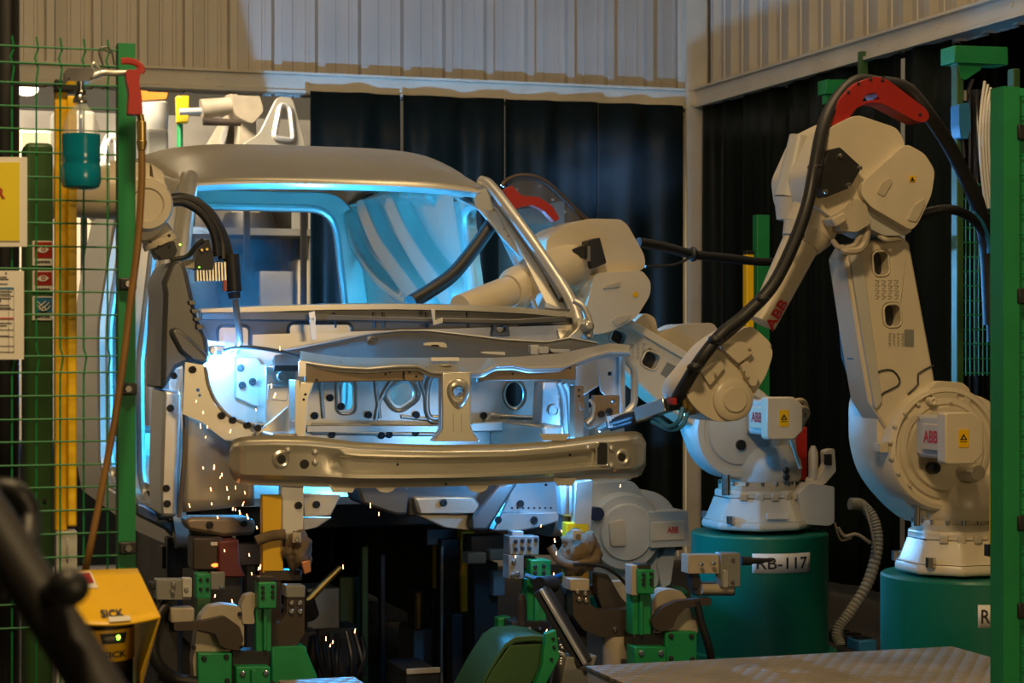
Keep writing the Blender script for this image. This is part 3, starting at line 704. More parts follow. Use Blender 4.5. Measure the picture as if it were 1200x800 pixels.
def foot(t, x, v, y0, y1, r0, r1, label=True, m=CREAM):
    """flared cast foot of a robot: eight-sided, corner pads with bolts, ring of bolts on top"""
    k = mpp(x, v); p = c(x, y1, v); zt = c(x, y0, v).z; R0, R1 = r0*k, r1*k; o = Vector((p.x, p.y, 0))
    def oct_(R, z, ch=.42): return [o+Vector((sx*R, sy*R, z)) if False else o+Vector((a*R, b_*R, z)) for a, b_ in ((1, -ch), (1, ch), (ch, 1), (-ch, 1), (-1, ch), (-1, -ch), (-ch, -1), (ch, -1))]
    z0 = p.z+.0
    MB().loft([oct_(R1, z0), oct_(R1, z0+.03), oct_(R1*.93, z0+.045), oct_(R0*1.02, zt-.035), oct_(R0, zt-.03), oct_(R0, zt)], closed=True, cap=True).build('foot', m, t, .012)
    MB().lathe([(R0*.98, -.002), (R0*.98, .022), (R0*.92, .024), (R0*.92, .036), (.01, .036)], o+Vector((0, 0, zt)), seg=48).build('slewing_ring', CREAMD, t)
    b = MB()
    for i in range(16):
        a = 2*PI*i/16+.1; q = o+Vector((math.cos(a)*R0*.955, math.sin(a)*R0*.955, zt+.02)); b.cyl(q, q+Vector((0, 0, .018)), R0*.045, seg=8)
    b.build('ring_bolt', CHROME, t)
    b = MB()
    for a, b_ in ((-.84, -.62), (.84, -.62), (.84, .62), (-.84, .62)):
        q = o+Vector((a*R1, b_*R1, z0+.03)); b.cyl(q, q+Vector((0, 0, .035)), .018, seg=6); 
    b.build('foot_bolt', CHROME, t)
    b = MB()
    for i in range(5):
        a = -PI/2-.75+i*.375; q = o+Vector((math.cos(a)*R0*1.0, math.sin(a)*R0*1.0, zt-.028)); b.box(q, (R0*.2, R0*.2, .03), Matrix.Rotation(a, 3, 'Z'))
    b.build('ring_lug', CREAMD, t, .004)
    return o, zt, R0
def sketch_label(t, x, y, w, h, v, parent):
    """worn diagram label: thin grey strokes on the paint"""
    rs = random.Random(int(x)); b = MB()
    for i in range(4):
        for j in range(4):
            px_, py_ = x+w*(i+.2)/4, y+h*(j+.2)/4
            q = [(px_, py_), (px_+w*.16, py_+rs.uniform(-1, 1)), (px_+w*.1, py_+h*.14), (px_+w*.02, py_+h*.16)]
            b.pt([(a, b_, v) for a, b_ in q], mpp(x, v)*.28, 4, 1)
    b.build('diagram_label', GREY, parent, split=False)

# ---------------- right robot (nearest, upright arm, on the right pedestal)
VR = 0.0
pedR, pR = pedestal(1131, 671, VR, .305, 'green drum pedestal at right edge with a cut-off number plate', 'RB-', 41, 52, 724, 27)
R = thing('welding_robot', 'cream welding robot nearest the right edge with red hose arch on top', 'robot', (pR.x, pR.y, pR.z), 'welding robots')
oR, zR, rR = foot(R, 1118, VR, 618, 668, 50, 64)
kR = mpp(1118, VR)
b = MB().lathe([(.155, zR+.036), (.165, zR+.05), (.165, zR+.10), (.150, zR+.15), (.12, zR+.20)], (oR.x+.02, oR.y, 0), seg=40)
flush(b, 'turret', R, CREAM, 0)
b = MB().pp([(1028, 470), (1040, 448), (1098, 448), (1165, 470), (1168, 560), (1160, 612), (1098, 618), (1075, 602), (1050, 575), (1036, 552), (1028, 520)], -.04, .22, (), 14)
flush(b, 'shoulder_casting', R, CREAM, .018)
b = MB().lv(1098, 524, -.04, [(74, .1), (74, -.045), (71, -.06), (66, -.064), (64, -.05), (60, -.05), (58, -.062), (52, -.066), (50, -.058), (48, -.074), (10, -.078), (1, -.078)], 56)
sh = flush(b, 'shoulder_disc', R, CREAM, 0)
b = MB()
for i in range(9):
    a = .35*i+2.2; b.lv(1098+55*math.cos(a), 524+55*math.sin(a), -.104, [(2.2, .01), (2.2, -.006), (1, -.008)], 8)
b.build('disc_bolt', CREAMD, sh)
b = MB().pp([(1088, 456), (1100, 446), (1128, 448), (1137, 456), (1138, 490), (1128, 492), (1126, 478), (1112, 476), (1096, 470)], -.10, .08, [circ(1126, 465, 4.5, 4.5, 14)], 4).lv(1091, 470, -.118, [(5, .02), (5, -.02), (3, -.024), (1.6, -.016), (.1, -.016)], 14)
flush(b, 'bearing_bracket', R, CREAM, .004)
MB().pb(1031, 519, 1041, 530, -.10, .05, 1).build('stop_block', CREAMD, R, .004)
motor(R, 1108, 483, 1153, 544, -.42, .26)
MB().lv(1093, 548, -.13, [(7, .03), (7, -.02), (5, -.03), (1, -.03)], 18).build('cable_gland', BLACK, R)
MB().lv(1138, 553, -.16, [(12, .1), (12, -.02), (9, -.05), (1, -.05)], 20).lv(1138, 553, -.21, [(2.4, .02), (2.4, -.01), (1, -.012)], 8).build('gearbox_cap', CREAMD, R)
b = MB().cyl(c(1075, 590, -.06), c(1075, 616, -.06), .014, seg=14); b.build('damper_rod', CHROME, R)
# lower arm with two windows
wnd = [rrect(1023, 294, 1042, 323, 7, a=-.08), rrect(1036, 356, 1056, 383, 7, a=-.08)]
b = MB().pp([(991, 302), (1000, 286), (1056, 276), (1066, 284), (1095, 440), (1098, 470), (1072, 470), (1040, 505), (1018, 470), (1006, 400)], -.06, .14, wnd)
la = flush(b, 'lower_arm', R, CREAM, .010)
b = MB().pp([(996, 300), (1006, 290), (1010, 296), (1024, 400), (1034, 470), (1026, 480), (1012, 400)], -.075, .03, (), 4); flush(b, 'arm_side_rib', R, WHITE, .004)
for h in wnd:
    MB().prim(h, -.062, .004).build('window_rim', CREAM, la)
    MB().pp(h, .0, .02).build('window_shade_plate', BLACK, la)  # black plate set in the through-window to give it a dark inside
sketch_label(R, 1024, 327, 30, 24, -.063, la)
MB().pb(1060, 386, 1071, 406, -.0625, .003, 1).build('data_plate', GREY, la)
sketch_label(R, 1040, 390, 20, 16, -.063, la)
b = MB(); b.pt([(x, y, -.064) for x, y in ((1020, 440), (1034, 434), (1046, 434), (1054, 444), (1052, 452), (1036, 460), (1030, 466))], .0035, 6, 2); b.pt([(x, y, -.064) for x, y in ((1064, 462), (1076, 450), (1076, 438), (1094, 428))], .0035, 6, 2)
b.build('cast_seam', DARK, la)
MB().pp([(988, 356), (996, 358), (1004, 410), (1000, 440), (993, 418)], .06, .05).pb(1000, 408, 1008, 422, .0, .05, 2).build('arm_cable_guard', BLUEP, R, .004)
# elbow housing
b = MB().pp([(968, 152), (1004, 134), (1052, 150), (1062, 170), (1010, 236), (985, 262), (948, 236), (944, 205)], -.14, .28, (), 8); flush(b, 'elbow_housing', R, CREAM, .022)
b = MB().pp([(1012, 212), (1062, 168), (1084, 180), (1096, 200), (1092, 228), (1076, 262), (1068, 270), (1020, 242), (1008, 226)], -.17, .30, (), 7); mb_ = flush(b, 'motor_hood', R, CREAM, .018)
for pts in ([(1028, 226), (1034, 214), (1044, 208), (1046, 214), (1036, 230)], [(1064, 258), (1072, 240), (1084, 232), (1084, 240), (1074, 260)]):
    MB().pp(pts, -.176, .03, (), 2).build('grip_recess', CREAMD, mb_, .003)
MB().pb(1066, 206, 1073, 213, -.1735, .004).build('warning_label', YEL, mb_); 
MB().pp([(1069.5, 207), (1072, 212), (1067, 212)], -.176, .003).build('warning_triangle', INK, mb_)
b = MB().pp([(1004, 238), (1018, 242), (1070, 270), (1060, 276), (1036, 276), (1008, 262), (996, 250)], -.12, .24, (), 4); flush(b, 'hood_base', R, WHITE, .008)
b = MB().pp([(957, 215), (972, 176), (984, 172), (1010, 196), (996, 220), (966, 232)], -.19, .05, (), 3); bp_ = flush(b, 'cable_clamp_plate', R, BLACK, .004)
MB().bolts([(984, 183), (1007, 197), (994, 217), (967, 225)], -.19, 3, .012).build('bolt', CHROME, bp_)
b = MB().pp([(984, 250), (1004, 232), (1016, 240), (1020, 262), (1004, 272), (984, 270)], -.16, .12, (), 3).pp([(975, 256), (990, 248), (994, 258), (980, 266)], -.20, .08); flush(b, 'connector_block', R, CREAMD, .006)
b = MB()
b.pt([(985, 290, -.14), (992, 294, -.16), (1006, 293, -.16), (1014, 282, -.14), (1016, 268, -.12)], .014); b.pt([(976, 282, -.12), (984, 290, -.15), (1000, 288, -.15), (1008, 276, -.13)], .010); b.pt([(1030, 276, -.1), (1040, 281, -.12), (1054, 280, -.1)], .009)
b.build('signal_cable', TAN, R)
# forearm
b = MB().pc((975, 215, -.02), (946, 272, -.02), 34, 31, 32).pc((946, 272, -.02), (938, 286, -.02), 31, 24, 32).pc((938, 286, -.02), (893, 378, -.02), 22, 17, 32)
fa = flush(b, 'forearm', R, CREAM, 0, split=False)
b = MB().pc((938, 160, .04), (924, 232, .04), 13, 17, 24).pc((924, 232, .04), (922, 258, .04), 17, 12, 24); flush(b, 'forearm_tube', R, WHITE, 0, split=False)
A0, A1 = c(938, 286, -.02), c(893, 378, -.02); ax = (A1-A0).normalized(); tocam = Vector((0, -1, 0)); sd = ax.cross(tocam).normalized()
if sd.x < 0: sd = -sd
def onarm(a, b_):
    t_ = (A1-A0).length*1.06-a; r = (22+(17-22)*t_/(A1-A0).length)*kR+.002; ph = .66-b_/r
    return A0+ax*t_+sd*(r*math.sin(ph))+tocam*(r*math.cos(ph))
lettering('lettering', 'ABB', 14*kR, onarm, REDL, fa, .03, fit=37*kR)
# wrist
b = MB().pp([(862, 390), (880, 380), (904, 402), (906, 416), (898, 440), (884, 462), (872, 486), (858, 494), (838, 494), (818, 482), (804, 464), (806, 448), (820, 432), (842, 404)], -.12, .22, (), 9); wr = flush(b, 'wrist', R, CREAM, .024)
MB().lv(858, 468, -.12, [(25, .02), (25, -.012), (22, -.020), (16, -.022), (14, -.030), (1, -.030)], 32).build('wrist_cap', CREAM, wr)
b = MB().pp([(868, 428), (876, 422), (890, 440), (886, 452), (880, 452)], -.15, .05, (), 2).pp([(842, 404), (872, 400), (884, 412), (866, 426)], -.15, .04, (), 3).pp([(822, 436), (844, 420), (850, 430), (832, 452)], -.14, .03, (), 3); flush(b, 'wrist_rib', R, CREAM, .006)
b = MB().bolts([(871, 434), (876, 441), (838, 437), (846, 408), (878, 408)], -.152, 2, .006); b.build('wrist_bolt', CREAMD, wr)
# tool changer and torch
b = MB().pc((812, 468, -.05), (800, 470, -.05), 18, 18, 28).pc((800, 470, -.05), (795, 471, -.05), 14, 14, 24); flush(b, 'tool_flange', R, BRASS, .003, split=False)
b = MB().pc((797, 471, -.05), (782, 474, -.04), 9, 8, 16); flush(b, 'torch_neck', R, BLACK, 0)
MB().pb(788, 466, 793, 474, -.10, .04, 1).build('red_clip', RED, R, .003)
tp = flush(MB().bar(c(783, 474, -.02), c(748, 486, .10), .045, .05), 'torch_body', R, CHROME, .004)
b = MB()
for i in range(9):
    t_ = i/8; b.bar(c(718+t_*28, 486-6*t_, .20-.05*t_), c(721+t_*28, 499-6*t_, .20-.05*t_), .005, .05)
b.build('cooling_fin', WHITE, R)
flush(MB().pc((752, 485, .10), (714, 496, .22), 6, 6.5, 14).pc((716, 500, .22), (752, 490, .10), 5, 5, 12), 'torch_barrel', R, BLACK, 0)
b = MB(); b.pt([(800, 478, -.09), (796, 492, -.10), (784, 500, -.06), (770, 490, .02), (758, 486, .06)], .009); b.pt([(806, 484, -.09), (800, 498, -.10), (786, 504, -.06), (764, 494, .02)], .007); b.build('torch_lead', BLUEP, R)
flush(MB().pc((714, 497, .22), (702, 503, .28), 5, 3, 12), 'gas_nozzle', R, CHROME, 0)
# red arch and hose package
b = MB().pp([(964, 166), (970, 146), (984, 116), (1004, 97), (1026, 89), (1040, 93), (1086, 128), (1090, 138), (1083, 144), (1074, 142), (1034, 121), (1018, 120), (1003, 127), (990, 146), (976, 169), (968, 172)], -.12, .09, [rnd([(1010, 120), (1014, 111), (1026, 108), (1032, 117), (1020, 117)], 2)], 5)
ra = flush(b, 'hose_arch', R, RED, .006)
MB().bolts([(994, 108), (1006, 98), (1020, 93), (1034, 94), (968, 166), (979, 160), (1078, 134)], -.122, 2, .006).build('arch_screw', INK, ra)
b = MB().pt([(1034, 97, -.03), (1004, 95, -.05), (980, 117, -.08), (964, 150, -.14), (954, 200, -.20), (946, 240, -.22), (930, 285, -.21), (905, 335, -.19), (872, 370, -.18), (846, 391, -.18), (822, 420, -.17), (802, 452, -.12), (794, 466, -.07)], .023, 12)
b.pt([(1036, 99, .0), (996, 108, -.02), (972, 140, -.10), (958, 205, -.215), (940, 270, -.20), (912, 330, -.165), (876, 372, -.15), (842, 402, -.15)], .012, 8)
flush(b, 'hose_package', R, BLACK, 0)
b = MB()
for x, y in ((955, 196), (934, 276), (893, 350), (838, 398), (814, 430)): b.pc((x-4, y+3, -.19), (x+4, y-3, -.19), 9.5, 9.5, 14) if False else b.sphere(c(x, y, -.195), .027, (1, 1, .6), 12, 8)
b.build('hose_strap', BLACK, R)
b = MB().pt([(1034, 97, -.05), (1062, 104, -.05), (1088, 134, -.05), (1112, 170, .0), (1134, 214, .06), (1150, 256, .12), (1156, 300, .18), (1160, 380, .20)], .026, 12); b.pt([(1072, 254, .04), (1090, 248, .03), (1108, 245, .02), (1130, 250, .06), (1150, 268, .12), (1158, 300, .17), (1162, 400, .2)], .018, 10)
b.pt([(1068, 100, .0), (1096, 140, .02), (1124, 186, .06), (1150, 235, .12), (1162, 300, .18)], .012, 8); flush(b, 'hose_loop', R, BLACK, 0)
MB().pt([(1140, 250, .08), (1150, 262, .10), (1158, 282, .14), (1160, 296, .15)], .012).build('blue_sleeve', BLUEP, R)

# ---------------- robot on the numbered pedestal, reaching through the car window
VA = 1.70
pedA, pA = pedestal(890, 622, VA, .305, 'green drum pedestal carrying the RB-117 number plate', 'RB-117', 28, 70, 661, 23)
A = thing('welding_robot', 'cream welding robot on the RB-117 drum reaching through the car side window', 'robot', (pA.x, pA.y, pA.z), 'welding robots')
oA, zA, rA = foot(A, 887, VA, 572, 617, 46, 60, m=WHITE)
kA = mpp(890, VA)
flush(MB().lathe([(.150, zA+.036), (.160, zA+.05), (.160, zA+.12), (.145, zA+.15), (.11, zA+.19)], (oA.x+.04, oA.y, 0), seg=40), 'turret', A, WHITE, 0)
b = MB().pp([(936, 578), (948, 566), (978, 570), (978, 612), (972, 616), (940, 614)], VA-.16, .3, (), 3); flush(b, 'connector_box', A, WHITE, .008)
MB().pb(899, 601, 924, 608, VA-.235, .004).build('data_plate', PAPER, A)
b = MB().pp([(812, 490), (828, 470), (880, 470), (920, 490), (934, 520), (934, 560), (920, 570), (872, 560), (846, 556), (828, 535)], VA-.03, .20, (), 10); flush(b, 'shoulder_casting', A, WHITE, .018)
b = MB().lv(862, 505, VA-.03, [(56, .08), (56, -.03), (53, -.045), (46, -.048), (44, -.036), (40, -.036), (38, -.05), (30, -.054), (1, -.054)], 48); shA = flush(b, 'shoulder_disc', A, WHITE, 0)
MB().lv(868, 521, VA-.09, [(6, .03), (6, -.01), (1, -.01)], 16).build('cable_gland', BLACK, shA)
motor(A, 899, 465, 941, 515, VA-.38, .28)
b = MB()
for i, (dx, dy) in enumerate(((0, 0), (2, 6), (-2, 12))): b.pt([(928, 470+dy*1.5, VA-.34), (940+dx, 469+dy*1.4, VA-.30), (945+dx, 478+dy, VA-.22), (938, 496+dy*.4, VA-.16), (930, 500, VA-.12)], .010)
b.pt([(925, 510, VA-.2), (932, 530, VA-.2), (938, 548, VA-.18)], .009); b.build('motor_cable', CREAM, A)
b = MB().bolts([(921, 551), (921, 559)], VA-.185, 4, .012, 12); b.build('plug', BLACK, A)
MB().cyl(c(851, 556, VA-.12), c(851, 580, VA-.12), .020, seg=14).build('damper_rod', CHROME, A)
MB().pp([(935, 502), (946, 500), (946, 562), (935, 562)], VA+.1, .06).build('brake_box', RED, A, .004)
wnd = [rrect(716, 387, 734, 403, 5, a=.45), rrect(753, 412, 773, 432, 6, a=.45)]
b = MB().pp([(676, 390), (736, 372), (830, 430), (836, 462), (812, 500), (770, 470), (724, 428)], VA-.04, .18, wnd); laA = flush(b, 'lower_arm', A, CREAM, .010)
for h in wnd: MB().pp(h, VA+.02, .02).build('window_shade_plate', BLACK, laA); MB().prim(h, VA-.042, .004).build('window_rim', CREAM, laA)  # black plates darken these open arm windows too
b = MB().pp([(736, 372), (832, 428), (828, 436), (732, 380)], VA-.06, .05); flush(b, 'arm_edge_rib', A, CREAM, .003)
sketch_label(A, 731, 402, 26, 20, VA-.043, laA); MB().pp([(782, 424), (796, 431), (786, 446), (774, 438)], VA-.042, .003).build('data_plate', GREY, laA)
b = MB().pp([(742, 378), (756, 366), (768, 372), (772, 392), (796, 380), (836, 378), (845, 392), (842, 420), (800, 414), (758, 396)], VA+.12, .16, (), 5); flush(b, 'balancer_housing', A, CREAMD, .014)
b = MB().pp([(640, 280), (660, 266), (690, 256), (728, 257), (736, 264), (756, 300), (756, 316), (700, 322), (690, 350), (664, 350), (640, 320)], VA-.16, .30, (), 7); flush(b, 'elbow_housing', A, CREAM, .022)
b = MB().pp([(697, 320), (752, 316), (763, 330), (762, 346), (746, 372), (718, 388), (696, 393), (684, 372)], VA-.22, .30, (), 6); hA = flush(b, 'motor_hood', A, CREAM, .018)
b = MB().pp([(650, 352), (690, 334), (700, 366), (704, 392), (690, 394), (676, 380)], VA-.16, .2, (), 4); flush(b, 'hood_base', A, WHITE, .008)
for pts in ([(707, 338), (710, 334), (728, 330), (726, 336)], [(718, 376), (722, 372), (740, 368), (736, 375), (722, 382)]): MB().pp(pts, VA-.228, .02, (), 1).build('grip_recess', CREAMD, hA, .003)
MB().pp(circ(745, 345, 3.2), VA-.223, .004).build('warning_label', YEL, hA)
b = MB().pp([(689, 282), (703, 278), (711, 308), (694, 315)], VA-.24, .08, [], 2).pp([(671, 292), (688, 286), (692, 300), (674, 304)], VA-.22, .06, (), 2); cl = flush(b, 'hose_clamp', A, BLACK, .004)
MB().pb(688.5, 288, 692, 306, VA-.246, .01, 1).build('clamp_screw', CHROME, A)
b = MB().cyl(c(668, 312, VA-.1), c(605, 338, 1.28), .105, .088, 32).cyl(c(605, 338, 1.28), c(596, 341, 1.25), .088, .066, 32).cyl(c(596, 341, 1.25), c(540, 362, 1.12), .062, .058, 32)
flush(b, 'forearm', A, CREAM, 0, split=False)
b = MB().pp([(594, 238), (592, 222), (600, 217), (611, 229), (632, 231), (648, 242), (656, 256), (650, 260), (638, 247), (624, 240), (608, 243), (600, 250)], VA-.05, .05, (), 2).pp([(572, 262), (578, 250), (588, 252), (584, 264)], VA-.18, .05, (), 1); flush(b, 'hose_arch', A, RED, .004)
CLEAR = mat('clear_smoked_plastic', (.25, .24, .22), .15, 0, .05, alpha=.22)
arc = [(594, 212), (606, 206), (622, 206), (640, 214), (660, 232), (686, 256), (656, 270), (644, 262), (620, 262), (604, 246)]
MB().pp(arc, VA+.02, .006, (), 3).build('clear_shield', CLEAR, A)
MB().pt([(588, 218, VA), (594, 211, VA), (607, 206, VA), (624, 206.5, VA), (641, 214, VA), (661, 232, VA), (686, 256, VA), (700, 264, VA)], .010).build('shield_rim', BROWN, A)
MB().bolts([(606, 222), (633, 219), (648, 234), (663, 248)], VA+.018, 1.8, .01).build('rivet', CHROME, A)
b = MB().pt([(588, 242, 1.60), (572, 268, 1.50), (552, 296, 1.42), (530, 322, 1.36), (505, 340, 1.30), (482, 354, 1.26)], .030, 12); flush(b, 'torch_hose', A, BLACK, 0)
b = MB().pt([(748, 284, VA+.06), (778, 289, VA+.1), (812, 298, VA+.14), (850, 302, VA+.2), (900, 307, VA+.3), (930, 300, VA+.5)], lambda t: .024-.006*t, 10).pt([(756, 312, VA+.08), (790, 310, VA+.1), (812, 300, VA+.12)], .006); flush(b, 'hose_package', A, BLACK, 0)
MB().sphere(c(812, 298, VA+.14), .032, (.7, 1, 1.1), 12, 8).build('hose_strap', BLACK, A)
MB().pp([(967, 528), (978, 525), (980, 552), (966, 568), (948, 570), (950, 560), (962, 556), (968, 544)], VA-.12, .05, (), 3).build('hook_bracket', CREAM, A, .005)
MB().pb(968, 532, 975, 545, VA-.13, .02, 1).build('hook_pad', BLACK, A)
MB().cyl(c(953, 562, VA-.1), c(953, 530, VA-.1), .022, seg=18).cyl(c(953, 530, VA-.1), c(953, 522, VA-.1), .022, .010, 18).build('oil_bottle', CREAMD, A, split=False)

# ---------------- low robot behind the car
VB = 2.9
pB = c(736, 690, VB)
t = thing('robot_pedestal', 'dark drum pedestal low behind the right end of the bumper', 'pedestal', (pB.x, pB.y, 0), 'green drum robot pedestals')
MB().lathe([(.33, 0), (.33, .03), (.30, .032), (.30, pB.z-.01), (.29, pB.z), (.01, pB.z)], (pB.x, pB.y, 0), seg=48).build('drum', DRUM, t)
Bt = thing('welding_robot', 'grey shaded welding robot low behind the right end of the bumper', 'robot', (pB.x, pB.y, pB.z), 'welding robots')
b = MB().pp([(690, 566), (742, 562), (762, 590), (772, 640), (772, 690), (700, 690), (690, 640)], VB-.1, .30, (), 10); flush(b, 'shoulder_casting', Bt, WHITE, .02)
b = MB().lv(728, 622, VB-.1, [(46, .05), (46, -.05), (43, -.07), (34, -.07), (32, -.085), (1, -.085)], 40).lv(752, 618, VB-.04, [(44, .1), (44, -.02), (40, -.03), (1, -.03)], 40); flush(b, 'shoulder_disc', Bt, WHITE, 0)
MB().lv(700, 602, VB-.19, [(8, .05), (8, -.01), (1, -.01)], 18).build('cable_gland', NAVY, Bt)
MB().pp([(714, 612), (732, 608), (734, 640), (716, 640)], VB-.20, .05, (), 4).build('disc_pocket', CREAMD, Bt, .006)
o = MB().pp([(762, 600), (806, 598), (808, 640), (762, 642)], VB-.2, .22, (), 2).build('motor_body', WHITE, Bt, .008)
MB().pp([(764, 612), (802, 610), (803, 632), (764, 634)], VB-.206, .01).build('side_panel', CREAM, o, .003)
lettering('lettering', 'ABB', 7.5*mpp(790, VB-.2), flat(c(782, 624.5, VB-.208), (1, 0, 0), (0, 0, 1)), REDL, o, .03, fit=14*mpp(790, VB-.2))
MB().pp([(690, 566), (700, 480), (726, 470), (742, 562)], VB-.02, .16, (), 6).build('lower_arm', WHITE, Bt, .014)
MB().pp([(770, 660), (784, 636), (792, 640), (786, 684), (776, 690)], VB-.12, .06, (), 3).build('connector_box', WHITE, Bt, .006)

# ---------------- left robot welding the strut tower, reaching in from outside the picture
VL = .62
pL = c(-150, 640, .9)
t = thing('robot_pedestal', 'green drum pedestal outside the left edge behind the mesh fence', 'pedestal', (pL.x, pL.y, 0), 'green drum robot pedestals')
MB().lathe([(.33, 0), (.33, .03), (.30, .032), (.30, pL.z-.01), (.29, pL.z), (.01, pL.z)], (pL.x, pL.y, 0), seg=48).build('drum', DRUM, t)
Lr = thing('welding_robot', 'cream welding robot behind the left mesh fence with its torch at the strut tower', 'robot', (pL.x, pL.y, pL.z), 'welding robots')
foot(Lr, -150, .9, 590, 639, 46, 60)
flush(MB().lathe([(.15, c(0, 590, .9).z+.03), (.16, c(0, 570, .9).z), (.15, c(0, 540, .9).z), (.1, c(0, 500, .9).z)], (pL.x, pL.y, 0), seg=36), 'turret', Lr, CREAM, 0)
flush(MB().pp([(-200, 520), (-190, 480), (-130, 240), (-90, 240), (-100, 500), (-130, 540), (-180, 540)], .9, .18, (), 12), 'lower_arm', Lr, CREAM, .02)
flush(MB().pp([(-150, 190), (-60, 170), (-20, 190), (-20, 260), (-110, 290), (-150, 260)], .7, .3, (), 10), 'elbow_housing', Lr, CREAM, .02)
b = MB().pc((-40, 226, .80), (60, 224, .70), 36, 33, 32).pc((60, 224, .70), (150, 226, VL), 29, 32, 32); flush(b, 'forearm', Lr, CREAM, 0, split=False)
b = MB().pc((130, 222, VL), (176, 222, VL-.02), 34, 31, 32).pc((176, 222, VL-.02), (190, 222, VL-.02), 31, 22, 32); wl = flush(b, 'wrist', Lr, CREAM, 0, split=False)
b = MB().lv(172, 240, VL-.14, [(31, .22), (31, .0), (28, -.016), (20, -.018), (18, -.010), (1, -.010)], 36); flush(b, 'wrist_cap', Lr, CREAM, 0)
b = MB().pp([(140, 214), (160, 200), (196, 214), (200, 252), (186, 276), (168, 284), (150, 268)], VL-.10, .16, (), 10); flush(b, 'wrist_fork', Lr, CREAM, .02)
b = MB().pc((180, 268, VL-.04), (186, 280, VL-.04), 18, 20, 28).pc((186, 280, VL-.04), (189, 287, VL-.04), 21, 21, 28).pc((189, 287, VL-.04), (194, 300, VL-.04), 15, 14, 24); flush(b, 'tool_flange', Lr, CREAM, .002, split=False)
MB().bolts([(176, 283), (186, 289), (198, 276)], VL-.17, 2, .006).build('flange_bolt', INK, Lr)
b = MB().pp([(180, 294), (204, 282), (208, 294), (204, 302), (190, 304)], VL-.12, .10, (), 2); flush(b, 'tool_changer', Lr, DARK, .004)
MB().sphere(c(211, 286.5, VL-.13), .0035).build('status_light', LEDG, Lr)
b = MB().pp([(200, 302), (216, 303), (236, 306), (236, 316), (214, 314), (202, 308)], VL-.08, .05); flush(b, 'torch_bracket', Lr, CREAMD, .004)
b = MB().pp([(230, 294), (236, 290), (238, 282), (245, 280), (247, 290), (250, 296), (250, 316), (230, 316)], VL-.12, .08, (), 1.5); flush(b, 'wire_feed_block', Lr, BLACK, .004)
MB().bolts([(236, 293), (242, 292)], VL-.125, 2.2, .01).build('feed_screw', BRASS, Lr)
MB().sphere(c(233.5, 313, VL-.125), .0025).build('status_light', LEDG, Lr)
b = MB()
for i in range(10): b.pp([(230+i*3.6, 309-.25*i), (232+i*3.6, 309-.25*i), (233+i*3.6, 329), (231+i*3.6, 329)], VL-.10, .06)
b.build('cooling_fin', STEEL, Lr)
MB().pp([(231, 310), (266, 307), (266, 326), (232, 327)], VL-.085, .035).build('fin_core', DARK, Lr)
b = MB().pc((271, 298, VL-.06), (274, 342, VL-.06), 9.5, 9.5, 20).pc((274, 342, VL-.06), (275, 350, VL-.06), 8, 7, 20); flush(b, 'torch_body', Lr, BLACK, .002, split=False)
MB().pb(262, 328, 266, 341, VL-.13, .02).build('red_clip', RED, Lr, .001)
b = MB().pt([(275, 348, VL-.06), (278, 370, VL-.05), (281, 395, VL-.04), (280, 404, VL-.03), (275, 413, VL-.02)], .0125, 12); flush(b, 'torch_neck', Lr, CHROME, 0)
MB().pc((276.5, 410, VL-.02), (272.5, 418, VL-.01), 4, 2.6, 14).build('gas_nozzle', STEELB, Lr)
b = MB().pt([(198, 234, VL-.05), (214, 232, VL-.05), (234, 240, VL-.05), (252, 262, VL-.05), (260, 282, VL-.05), (262, 304, VL-.06)], .019, 12); b.pt([(198, 238, VL-.08), (216, 238, VL-.08), (236, 250, VL-.08), (250, 272, VL-.08), (255, 300, VL-.08)], .014, 10); b.pt([(200, 231, VL-.02), (224, 232, VL-.02), (248, 248, VL-.02), (264, 276, VL-.02), (271, 300, VL-.03)], .010, 8)
flush(b, 'hose_package', Lr, BLACK, 0)
b = MB().pt([(205, 304, VL-.1), (220, 300, VL-.11), (230, 288, VL-.12), (238, 281, VL-.12)], .009); b.build('signal_cable', BLACK, Lr)
# ================================================================ near fence line, signs, bottle, scanner
VF = -2.05
fl = c(147, 500, VF)
t = thing('mesh_fence', 'green wire mesh fence panel at the left with its green end post', 'fence', (fl.x, fl.y, 0), 'green mesh fences')
zf = lambda y: c(147, y, VF).z
b = MB(); k = mpp(100, VF); r_ = .0022
xs = [-98, -70, -42, -14, 14, 42.5, 70.5, 98, 126]
uL = c(-110, 300, VF).x; uR = c(140, 300, VF).x
for x in xs:
    u = c(x, 300, VF).x; z1 = zf(48); z2 = .62
    p = [(u, VF, z1), (u+.004, VF-.0, zf(62)), (u-.003, VF, zf(72)), (u+.004, VF, zf(84)), (u, VF, zf(100)), (u, VF, zf(400)), (u, VF, zf(408)), (u+.006, VF, zf(418)), (u, VF, zf(440)), (u, VF, z2)]
    b.tube(p, r_, 6, smooth=False)
hy = [60, 79, 102, 129, 155, 182, 210, 236.5, 263, 290, 316, 342.5, 369, 396, 417, 436, 463, 490, 516, 543, 569, 596, 623, 650, 677, 703, 730]
for y in hy: b.tube([(uL, VF-.004, zf(y)), (uR, VF-.004, zf(y))], r_, 6, smooth=False)
b.build('wire_mesh', GREEN, t, split=False)
pu = c(147.5, 300, VF).x; pw = 20*k
b = MB().plate([(-.5, -.5), (.5, -.5), (.5, .3), (.36, .3), (.36, -.36), (-.36, -.36), (-.36, .3), (-.5, .3)], [], lambda a, q, d: Vector((pu+a*pw, VF+.01+q*.06, zf(52)*(1-d/2)+.0*d)), 2)
b.build('post', GREEN, t, split=False)
b = MB()
for y in (333, 455, 640): b.box((pu, VF-.03, zf(y)), (pw*1.0, .018, .026))
cb = b.build('mesh_clamp', BLACK, t, .003)
b = MB()
